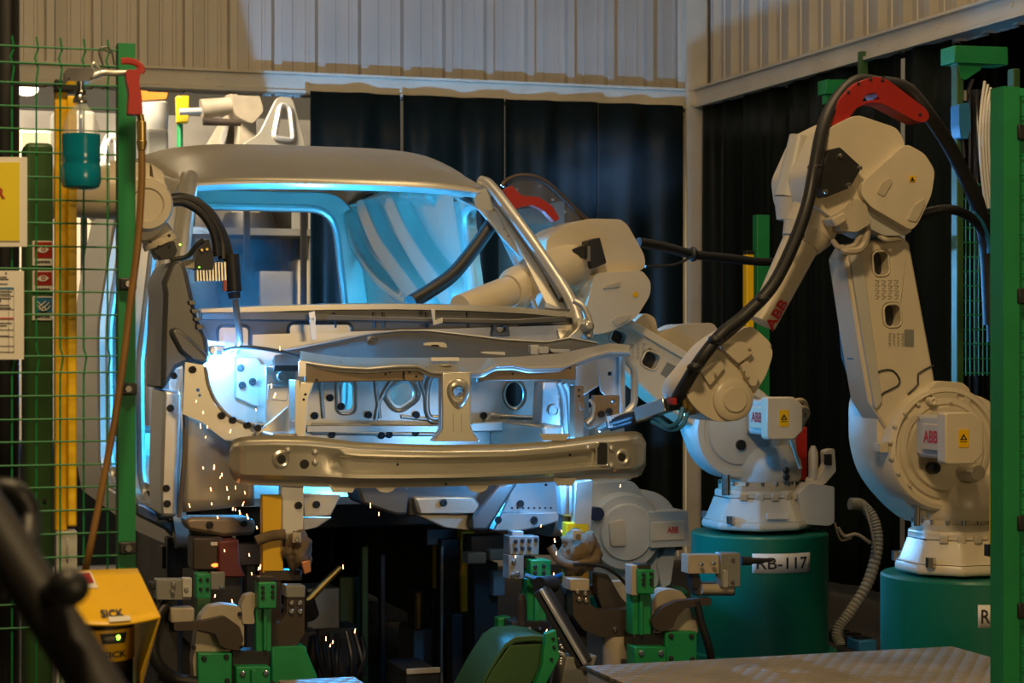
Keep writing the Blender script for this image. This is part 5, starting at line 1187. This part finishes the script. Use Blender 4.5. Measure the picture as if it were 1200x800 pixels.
# --- dark machinery under and behind the car
def frame(label, x, y, v, items, cat='machine frame', name='fixture_frame'):
    t = T(name, label, cat, x, y, v)
    for n_, x0, y0, x1, y1, dv, d, m in items:
        p, q = c(x0, y0, v+dv), c(x1, y1, v+dv); zb = q.z if y1 < 790 else 0.0
        MB().box(((p.x+q.x)/2, v+dv+d/2, (p.z+zb)/2), (q.x-p.x, d, p.z-zb)).build(n_, m, t, .005)
    return t
frame('dark machine frame with a yellow post under the middle of the car', 548, 790, 1.3, [('post', 541, 622, 556, 800, 0, .07, YEL), ('side_post', 517, 632, 541, 800, .03, .08, DARK), ('edge_strip', 517, 640, 520, 800, -.02, .02, TAN), ('cross_beam', 500, 620, 600, 636, .08, .1, BROWN), ('cable_tray', 530, 720, 560, 800, -.14, .08, DARK), ('green_panel', 550, 744, 584, 800, -.1, .05, GREEND)])
t = frame('grey cabinet with a brass-toned highlight in the dark left of the yellow post', 495, 790, 1.5, [('cabinet', 485, 738, 512, 800, 0, .25, GREY), ('yellow_strip', 509, 622, 516, 690, -.02, .04, YEL), ('strip_foot', 507, 690, 518, 800, -.01, .05, DARK), ('riser', 486, 690, 508, 738, .05, .12, BROWN)], 'cabinet', 'valve_cabinet')
MB().pc((491, 694, 1.5), (491, 736, 1.5), 5, 5, 14).build('tube_highlight', BRASS, t)  # brass cylinder stands for the warm highlight on a grey tube
frame('dark beam with beige blocks under the cradle right of the yellow post', 575, 700, 1.0, [('beam', 552, 628, 594, 650, 0, .12, BROWN), ('block', 548, 648, 570, 660, -.05, .08, TAN), ('block', 574, 644, 594, 656, -.05, .08, TAN), ('leg', 556, 660, 584, 800, .0, .10, DARK), ('hanging_block', 578, 670, 592, 698, -.05, .06, GREY)])
t = T('cable_tray', 'low dark tray with a pale edge at the bottom centre', 'tray', 490, 800, .7)
p, q = c(468, 780, .7), c(520, 800, .55); MB().box(((p.x+q.x)/2, .75, q.z+.0), (q.x-p.x, .30, .08)).build('pan', DARK, t, .004); MB().box(((p.x+q.x)/2, .60, q.z+.04), (q.x-p.x, .012, .02)).build('pale_edge', TAN, t, .002); MB().box(((p.x+q.x)/2, .75, (q.z-.04)/2), (.1, .2, q.z-.04)).build('stand', DARK, t)
t = frame('stack of dark machine drives low behind the left front leg', 400, 780, 1.4, [('body', 360, 690, 398, 736, .0, .2, GREY), ('base', 372, 736, 420, 800, .05, .25, DARK), ('side_box', 340, 740, 372, 800, -.1, .2, BROWN), ('upright', 424, 640, 432, 800, .1, .05, GREEND), ('upright', 446, 650, 452, 800, .1, .05, DARK), ('green_panel', 398, 676, 424, 760, .22, .03, GREEND)], 'machine')
MB().pc((360, 704, 1.1), (399, 664, 1.1), 5, 4, 14).build('brass_lever', BRASS, t); MB().pc((358, 700, 1.1), (362, 720, 1.15), 10, 12, 14).build('lever_hub', DARK, t)
b = MB(); rs = random.Random(11)
for i in range(7): x = 370+i*9; b.pt([(x, 745+rs.uniform(-6, 6), 1.25), (x+rs.uniform(-4, 8), 768, 1.2), (x+rs.uniform(-8, 12), 792, 1.2)], .010, 8)
b.build('cable', BLACK, t)
frame('dark hanging framework below the left end of the car', 200, 700, .9, [('upright', 196, 630, 214, 800, .1, .08, DARK), ('upright', 288, 640, 300, 800, .2, .08, DARK), ('cross_beam', 190, 640, 310, 662, .15, .08, BROWN), ('panel', 160, 700, 196, 800, .2, .1, DARK)])
# the trolley that carries the body on the line
t = thing('body_carrier', 'dark steel carrier frame supporting the car body from below', 'carrier', (0, 2.4, 0))
for n_, ctr, sz in (('side_beam', (-.55, 2.6, .70), (.12, 2.6, .12)), ('side_beam', (.55, 2.6, .70), (.12, 2.6, .12)), ('cross_beam', (0, 1.5, .70), (1.0, .12, .10)), ('cross_beam', (0, 3.6, .70), (1.0, .12, .10))): MB().box(ctr, sz).build(n_, DARK, t, .006)
for u in (-.55, .55):
    MB().box((u*.5, 3.95, .36), (.53, .02, .68)).build('backdrop_plate', DARK, t, .003); MB().box((u, 2.6, .40), (.02, 2.2, .5)).build('backdrop_plate', DARK, t, .003)  # dark plates added so the space under the car stays dark
    if u > 0: MB().box((1.12, 3.3, 1.44), (.62, 1.1, .03)).build('arc_shield_plate', DARK, t, .004); MB().box((1.42, 3.3, 1.77), (.012, 1.06, .64)).build('arc_shield_screen', CURT, t, .003); MB().box((1.12, 3.3, .71), (.10, .10, 1.42)).build('arc_shield_leg', DARK, t, .004); MB().box((.84, 3.3, .05), (.64, .10, .10)).build('arc_shield_foot', DARK, t, .004)  # shield added to keep the rear arc's light off the right side
    for v in (1.45, 3.7): MB().box((u, v, .32), (.12, .12, .64)).build('leg', DARK, t, .006); MB().box((u, v, .01), (.26, .26, .02)).build('foot_plate', DARK, t, .003); MB().cyl((u, v, .75), (u, v, .785), .04).build('support_pad', BLACK, t)

# --- chequer-plate platforms
CHK = mat('chequer_plate', (.27, .23, .17), .5, .2, .18, 5)
nt = CHK.node_tree; tc = nt.nodes['Texture Coordinate']; vo = nt.nodes.new('ShaderNodeTexVoronoi'); vo.inputs['Scale'].default_value = 22; vo.inputs['Randomness'].default_value = .05
bp = nt.nodes.new('ShaderNodeBump'); bp.inputs['Strength'].default_value = .7; bp.inputs['Distance'].default_value = .02; bp.invert = True
mg = nt.nodes.new('ShaderNodeMapping'); mg.inputs['Rotation'].default_value = (0, 0, .62); nt.links.new(tc.outputs['Object'], mg.inputs['Vector']); nt.links.new(mg.outputs['Vector'], vo.inputs['Vector']); nt.links.new(vo.outputs['Distance'], bp.inputs['Height']); nt.links.new(bp.outputs['Normal'], nt.nodes['Principled BSDF'].inputs['Normal'])
def platform(label, a, b_, z, depth):
    p, q = cz(*a, z), cz(*b_, z); w_ = q.x-p.x; t = thing('step_platform', label, 'platform', ((p.x+q.x)/2, p.y-depth/2, 0), 'chequer plate platforms')
    MB().box(((p.x+q.x)/2, p.y-depth/2, z-.006), (w_, depth, .012)).build('tread_plate', CHK, t, .002)
    MB().box(((p.x+q.x)/2, p.y-depth/2, z-.045), (w_-.01, depth-.01, .066)).build('edge_frame', TAN, t, .003)
    for sx in (-1, 1):
        for sy in (0, 1): MB().box(((p.x+q.x)/2+sx*(w_/2-.06), p.y-.06-sy*(depth-.12), (z-.078)/2), (.06, .06, z-.078)).build('leg', DARK, t, .003)
platform('wide worn chequer plate platform at the bottom right corner', (686, 780), (1138, 763), .36, 1.05)
platform('small pale chequer plate step at the bottom edge under the left clamp', (326, 797), (414, 791.5), .36, .6)

# --- right side: conduit, floor boxes, doorway frame, hung things
b = MB(); pts = [c(996, 590, 1.75), c(1010, 592, 1.75), c(1024, 610, 1.72), c(1028, 640, 1.7), c(1018, 680, 1.7), c(998, 715, 1.7), c(982, 738, 1.7)]; last = pts[-1]; pts.append(Vector((last.x+.0, last.y-.02, .03)))
P = catmull(pts, 14); L = len(P)
b.tube(pts, lambda s_: .026+.0022*math.sin(s_*320), 12, 30)
t = tag(b.build('cable_conduit', mat('grey_conduit', (.30, .29, .25), .6)), 'grey corrugated cable conduit curving from the RB-117 robot foot to the floor', 'conduit')
MB().pt([(982, 618, 1.72), (990, 628, 1.72), (1004, 626, 1.71), (1020, 636, 1.70)], .008).pt([(978, 612, 1.74), (985, 632, 1.73), (998, 630, 1.72)], .005).pt([(1014, 596, 1.69), (1021, 620, 1.67), (1026, 650, 1.67)], .005).build('thin_cable', TAN, t)
for i, (x, y, lb) in enumerate(((985, 752, 'small black cable box on the floor nearest the conduit end'), (998, 756, 'middle one of three small boxes on the floor right of the RB-117 drum'), (1010, 761, 'rightmost small blue-grey box on the floor between the two drums'))):
    p = cz(x, y, .0); o = MB().box((p.x, p.y, .025), (.09, .12, .05)).build('cable_box', [DARK, DARK, BLUEP][i], None, .006); tag(o, lb, 'box', 'floor cable boxes'); MB().box((p.x, p.y, .054), (.07, .05, .008)).build('lid', BLACK, o)
vG = 2.4
p = c(892, 400, 3.4); z1 = c(892, 252, 3.4).z
t = tag(MB().box((p.x, p.y, z1/2), (.075, .06, z1)).build('green_post', GREEN, None, .004), 'plain green post seen behind the right forearm beside the yellow post', 'post')
p = c(877, 400, 3.3); z1 = c(877, 298, 3.3).z
t = thing('light_curtain', 'yellow light curtain post far back behind the right forearm', 'safety light', (p.x, p.y, 0))
MB().box((p.x, p.y, z1/2), (.042, .05, z1)).build('housing', YELB, t, .004); MB().box((p.x, p.y-.003, z1+.01), (.046, .056, .02)).build('cap', BLACK, t, .003)
# gate in the right wall opening
vD = 1.1
t = T('doorway_frame', 'green steel doorway frame with bracket beam behind the tall right fence post', 'gate frame', 1124, 700, vD)
p = c(1122, 400, vD); zt = c(1122, 60, vD).z; k = mpp(1122, vD)
MB().box((p.x, vD, zt/2), (9*k, .05, zt)).build('post', GREEND, t, .004)
MB().pp([(1119, 53), (1181, 55), (1182, 76), (1119, 73)], vD-.05, .12).build('head_beam', GREEN, t, .004)
poly(t, 'beam_gusset', [(1122, 73), (1152, 74), (1150, 82), (1132, 94), (1126, 92)], vD-.03, .06, GREEN)
b = MB()
for i in range(7): b.cyl(c(1127+i*5, 215, vD+.1), c(1127+i*5, 440, vD+.1), .003, seg=6)
for i in range(14): b.cyl(c(1125, 216+i*17, vD+.1), c(1160, 216+i*17, vD+.1), .003, seg=6)
b.build('gate_mesh', GREEN, t, split=False)
p = c(1188, 400, vD); zt = c(1122, 78, vD).z; MB().box((p.x, vD, zt/2), (9*k, .05, zt)).build('post', GREEND, t, .004)
MB().pt([(1140, 93, vD), (1134, 110, vD), (1131, 124, vD)], .010).build('sling', BLACK, t)
h = tag(MB().pp([(1124, 122), (1136, 120), (1138, 150), (1134, 163), (1126, 162), (1124, 148)], vD-.06, .07, (), 2).build('hoist_block', BLUEP, None, .006), 'small blue hoist block hanging under the green doorway beam', 'hoist')
MB().pc((1131, 118, vD-.03), (1131, 106, vD-.03), 3, 3, 12).build('hoist_hook', CHROME, h); MB().pc((1128, 162, vD-.03), (1130, 185, vD-.03), 2.4, 2.4, 10).build('hoist_grip', BLACK, h)
b = MB()  # white tubes stand for bright reflections on a clear strip curtain
for i, x in enumerate((1148, 1151.5, 1155, 1158.5)): b.pt([(x+6, 95+i*4, vD-.10), (x+2, 125, vD-.10-.01*i), (x, 160, vD-.11), (x+2, 200, vD-.1), (x+7, 244, vD-.08)], .006, 8)
t = tag(b.build('white_streaks', PAPER, split=False), 'curtain reflections modelled as white cables hanging bowed beside the right fence post', 'streaks')
PVC = mat('black_strip_curtain', (.012, .012, .013), .2, 0, .2)
secs = []
for j in range(5): z = 2.5*(1-j/4)+.05; secs.append([Vector((c(1137+i*1.0, 400, vD+.5).x, vD+.5+.03*math.sin(i*.9), z)) for i in range(60)])
o = MB().loft(secs).build('strip_curtain', PVC); m_ = o.modifiers.new('thickness', 'SOLIDIFY'); m_.thickness = .004
tag(o, 'black strip curtain hanging in the doorway behind the right fence post', 'curtain')
vm = 3.17
t = T('mounting_bracket', 'short green bracket high on the right wall left of the red hose arch', 'bracket', 985, 100, vm)
rect(t, 'plate', 968, 93, 1000, 110, vm, .10, GREEN); rect(t, 'tab', 968, 110, 982, 122, vm+.02, .05, GREEN); p, q = c(968, 93, vm), c(1000, 110, vm)
MB().box((UC-.02, vm+.05, (p.z+2.93)/2), (.04, .04, 2.93-p.z+.06)).box(((UC+q.x)/2-.02, vm+.05, (p.z+q.z)/2), (UC-q.x, .04, .04)).build('hanger', GREEND, t, split=False)

# ================================================================ hall beyond the cell
HG = 'things in the hall beyond'
v = 8.0
t = T('storage_rack', 'tall storage rack of crates seen through the rear opening of the car', 'rack', 295, 350, v)
x0, x1 = c(205, 300, v).x, c(368, 300, v).x
for u in (x0, x1):
    for d in (0, .6): MB().box((u, v+d, 1.2), (.07, .07, 2.4)).build('upright', GREY, t)
for z in (.35, 1.0, 1.62, 2.2): MB().box(((x0+x1)/2, v+.3, z), (x1-x0+.05, .66, .05)).build('shelf', STEEL, t)
rs = random.Random(3); k = 0
cols = [WHITE, GREY, STEEL, CREAM, BLUEP, DARK, WHITE, STEELB]
pos = ['far left', 'left of centre', 'centre', 'right of centre', 'far right']
for zi, z in enumerate((.375, 1.025, 1.645)):
    u = x0+.08
    for j in range(4):
        w_ = rs.uniform(.2, .27); h_ = rs.uniform(.26, .42); m_ = cols[(k*3+zi) % 8]; k += 1
        o = MB().plate(rrect(u, v+.04, u+w_, v+.44, .03), [rrect(u+.02, v+.06, u+w_-.02, v+.42, .02)], lambda a, b_, d: Vector((a, b_, z+d*h_)), 1).build('crate', m_)
        MB().box((u+w_/2, v+.24, z+.012), (w_-.03, .37, .02)).build('crate_floor', m_, o)
        tag(o, f'{["pale", "grey", "steel", "cream", "blue", "dark", "white", "bright"][cols.index(m_) if m_ is not WHITE else 6]} open crate on the {["lowest", "middle", "upper"][zi]} shelf of the far rack, {["first", "second", "third", "last"][j]} from left', 'crate', 'crates on the far rack'); u += w_+.035
# stamped body sides on a stillage
def stamping(label, x0, x1, ytop, ybot, v, lean, m=STEEL):
    p, q = c(x0, ytop, v), c(x1, ybot, v); W_, z1 = q.x-p.x, p.z; z0 = q.z if ybot < 300 else .0
    H_ = z1-z0
    out = rnd([(0, 0), (1, 0), (1, .55), (.86, 1), (.62, 1), (.3, .62), (0, .5)], .08, 4); hole = rnd([(.52, .58), (.82, .56), (.8, .9), (.66, .92)], .06, 4); hole2 = rnd([(.12, .1), (.45, .1), (.45, .42), (.12, .38)], .06, 4)
    o = MB().plate(out, [hole, hole2], lambda a, b_, d: Vector((p.x+a*W_, v+d+lean*b_, z0+b_*H_)), .05).build('body_side_panel', m, None, .01)
    MB().tube([Vector((p.x+a*W_, v-.01+lean*b_, z0+b_*H_)) for a, b_ in hole], .02, 8, closed=True, smooth=False).build('pressed_rim', STEELB, o)
    if z0 > .1:
        for a in (.06, .94): MB().box((p.x+a*W_, v+.05, (z0+.05)/2), (.04, .04, z0+.05)).build('stand_leg', DARK, o)
        MB().box((p.x+W_/2, v+.05, z0+.02), (W_, .07, .04)).build('stand_rail', DARK, o)
    return tag(o, label, 'body panel', 'pressed body sides beyond the cell')
stamping('grey pressed body side standing just left of the curtain above the roof', 286, 362, 106, 232, 7.2, .25)
stamping('tan pressed body side leaning behind the rack above the car roof', 222, 300, 128, 236, 9.15, .3, TAN)
stamping('pale pressed body side seen through the mesh between post and bottle', 96, 150, 150, 250, 6.9, .2, WHITE)
def simple(name, label, cat, x0, y0, x1, v, d, m, extra=None):
    p, q = c(x0, y0, v), c(x1, y0, v); t = thing(name, label, cat, ((p.x+q.x)/2, v, 0), HG)
    MB().box(((p.x+q.x)/2, v+d/2, p.z/2), (q.x-p.x, d, p.z)).build('body', m, t, .03)
    return t, p, q
t, p, q = simple('jib_post', 'green post with ochre head and cream arm in the hall beside the body panels', 'post', 208, 130, 215, 7.6, .05, BGREEN)
MB().pp([(207, 112), (222, 112), (221, 144), (208, 144)], 7.55, .08).build('post_head', YEL, t, .01); MB().pc((210, 131, 7.5), (236, 130, 7.5), 4, 4, 12).build('arm', CREAM, t)
t, p, q = simple('paint_tank', 'white round tank with a bright lid in the hall right of the red gun', 'tank', 170, 150, 198, 8.0, .3, WHITE)
MB().lathe([(.10, 0), (.105, .16), (.10, .20), (.03, .25)], ((p.x+q.x)/2, 8.15, p.z), seg=28).build('tank_lid', WHITE, t)
t = T('hoist_beam', 'orange hoist beam high in the hall beside the red gun', 'beam', 180, 150, 7.8)
MB().pp([(150, 103), (198, 105), (196, 116), (150, 119)], 7.8, .12).build('beam', mat('orange_paint', (.65, .25, .03), .5), t, .006); p = c(152, 112, 7.86); MB().box((p.x, p.y, p.z/2), (.08, .08, p.z)).build('post', DARK, t)
t = T('welding_robot', 'dim tan robot far in the hall above the car roof, left of the body panel', 'robot', 262, 170, 8.8, 'welding robots')
MB().pc((236, 128, 8.8), (285, 122, 8.8), 12, 9, 20).build('forearm', TAN, t); MB().pp([(270, 106), (302, 104), (310, 130), (296, 146), (276, 136)], 8.7, .3, (), 6).build('elbow_housing', TAN, t, .03); MB().pp([(280, 138), (300, 136), (306, 260), (276, 260)], 8.8, .2).build('lower_arm', CREAMD, t, .02)
MB().pc((238, 142, 8.6), (282, 144, 8.6), 5, 4, 14).build('tool', BROWN, t); p = c(291, 250, 8.9); MB().lathe([(.25, 0), (.25, p.z-.2), (.18, p.z)], (p.x, p.y, 0), seg=24).build('base', DARK, t)
t, p, q = simple('control_cabinet', 'cream control cabinet in the hall seen low through the mesh', 'cabinet', 20, 150, 62, 7.4, .5, CREAM)
MB().box(((p.x+q.x)/2, 7.39, p.z*.7), (q.x-p.x-.06, .02, p.z*.5)).build('door', WHITE, t, .01)
t, p, q = simple('control_cabinet', 'pale control cabinet in the hall straight behind the spray bottle', 'cabinet', 64, 128, 112, 8.6, .4, WHITE)
MB().box(((p.x+q.x)/2, 8.59, p.z*.7), (q.x-p.x-.06, .02, p.z*.5)).build('door', CREAM, t, .01)
t = T('hall_luminaire', 'small bright hall lamp seen through the mesh under the cream beam at left', 'lamp', 30, 105, 9.0)
LAMP = mat('lamp_glow', (1, .85, .6), .4, emis=5)
p = c(31, 104, 9.0); MB().sphere(p, .09, (1, 1, .6)).build('diffuser', LAMP, t); MB().cyl(p+Vector((0, 0, .03)), p+Vector((0, 0, 6.5-p.z)), .012).build('drop_rod', DARK, t); MB().lathe([(.11, .02), (.06, .08), (.02, .1)], p, seg=20).build('reflector', GREY, t)

p, q = c(8, 515, 6.3), c(168, 515, 6.3)  # dark sheet added to cover the bright floor behind the left fence
t = thing('dark_backdrop', 'dark low panel added to hide the lit hall floor behind the left mesh', 'backdrop', ((p.x+q.x)/2, 6.3, 0))
MB().box(((p.x+q.x)/2, 6.3, p.z/2), (q.x-p.x, .03, p.z)).build('sheet', DARK, t, .003)
for u in (p.x+.03, (p.x+q.x)/2, q.x-.03): MB().box((u, 6.345, p.z/2), (.05, .05, p.z+.02)).build('post', BROWN, t, .003)
MB().box(((p.x+q.x)/2, 6.27, p.z-.03), (q.x-p.x, .03, .05)).build('top_rail', BROWN, t, .003)
# ================================================================ sparks and smoke
rs = random.Random(21); b = MB()
pts = [(238, 483), (243, 500), (235, 499), (285, 590), (270, 505), (251, 547), (260, 556), (258, 559), (222, 592), (247, 573), (287, 577), (268, 583), (276, 571), (266, 572), (273, 596), (276, 597), (281, 600), (290, 605), (301, 618), (305, 664), (295, 672), (303, 666), (255, 606), (263, 645), (272, 704), (252, 698), (346, 692), (292, 650), (238, 548), (434, 592), (444, 602), (416, 739), (402, 664), (382, 748), (390, 752), (387, 756), (595, 768), (598, 772), (640, 740), (658, 622), (650, 633), (652, 648), (634, 616), (604, 652), (649, 672), (329, 518), (318, 452), (344, 495), (296, 540), (230, 470), (248, 590), (312, 640), (196, 766), (354, 790), (348, 786), (727, 569), (322, 463), (328, 408), (241, 512), (300, 480), (284, 545)]
for i, (x, y) in enumerate(pts):
    v = -.05+.35*rs.random() if x < 330 else rs.uniform(.0, .2); s_ = rs.uniform(.7, 1.3); p = c(x, y, v)
    d = Vector((rs.uniform(-.35, .35), rs.uniform(-.3, .3), -1)).normalized()*rs.uniform(.003, .009)
    b.cyl(p-d, p+d, .0012*s_, .0018*s_, 6)
tag(b.build('weld_sparks', SPARK, None, split=False), 'glowing orange welding sparks falling in front of the car', 'sparks', None, 'stuff')
def smoke(label, ctr, r, dens, seed, col=(.85, .9, 1)):
    m = bpy.data.materials.new('weld_smoke'); m.use_nodes = True; nt = m.node_tree; nt.nodes.remove(nt.nodes['Principled BSDF'])
    sv = nt.nodes.new('ShaderNodeVolumeScatter'); sv.inputs['Color'].default_value = (*col, 1); sv.inputs['Anisotropy'].default_value = .2
    tc = nt.nodes.new('ShaderNodeTexCoord'); n = nt.nodes.new('ShaderNodeTexNoise'); n.inputs['Scale'].default_value = 6; n.inputs['Detail'].default_value = 3; n.noise_dimensions = '4D'; n.inputs['W'].default_value = seed
    nt.links.new(tc.outputs['Object'], n.inputs['Vector'])
    gl = nt.nodes.new('ShaderNodeVectorMath'); gl.operation = 'LENGTH'; mp = nt.nodes.new('ShaderNodeMapping'); mp.vector_type = 'POINT'
    mp.inputs['Scale'].default_value = (1/r[0], 1/r[1], 1/r[2])
    nt.links.new(tc.outputs['Object'], mp.inputs['Vector']); nt.links.new(mp.outputs['Vector'], gl.inputs[0])
    fall = nt.nodes.new('ShaderNodeMapRange'); fall.interpolation_type = 'SMOOTHSTEP'; fall.inputs['From Min'].default_value = .1; fall.inputs['From Max'].default_value = 1; fall.inputs['To Min'].default_value = 1; fall.inputs['To Max'].default_value = 0
    nt.links.new(gl.outputs['Value'], fall.inputs['Value'])
    nr = nt.nodes.new('ShaderNodeMapRange'); nr.inputs['From Min'].default_value = .35; nr.inputs['From Max'].default_value = .7; nr.inputs['To Max'].default_value = dens
    nt.links.new(n.outputs['Fac'], nr.inputs['Value']); mu = nt.nodes.new('ShaderNodeMath'); mu.operation = 'MULTIPLY'
    nt.links.new(fall.outputs['Result'], mu.inputs[0]); nt.links.new(nr.outputs['Result'], mu.inputs[1]); nt.links.new(mu.outputs['Value'], sv.inputs['Density'])
    nt.links.new(sv.outputs['Volume'], nt.nodes['Material Output'].inputs['Volume'])
    b = MB(); b.M = Matrix.Identity(4); b.sphere((0, 0, 0), 1, r, 20, 14)
    me = bpy.data.meshes.new('weld_smoke'); b.bm.to_mesh(me); b.bm.free(); me.materials.append(m)
    o = bpy.data.objects.new('weld_smoke', me); COL.objects.link(o); o.matrix_basis = Matrix.Translation(CELL @ Vector(ctr)) @ Matrix.Rotation(TH, 4, 'Z')
    return tag(o, label, 'smoke', 'welding smoke', 'stuff')
smoke('blue lit welding smoke rising around the left torch nozzle', c(262, 385, .62), (.22, .20, .30), 1.6, 1)
smoke('thin blue smoke drifting in front of the curtain above the middle robot', c(720, 205, 2.4), (.45, .4, .28), .18, 4)
smoke('bluish smoke haze inside the rear of the car body', (-.22, 3.3, 1.55), (.52, .62, .55), 14.0, 7)
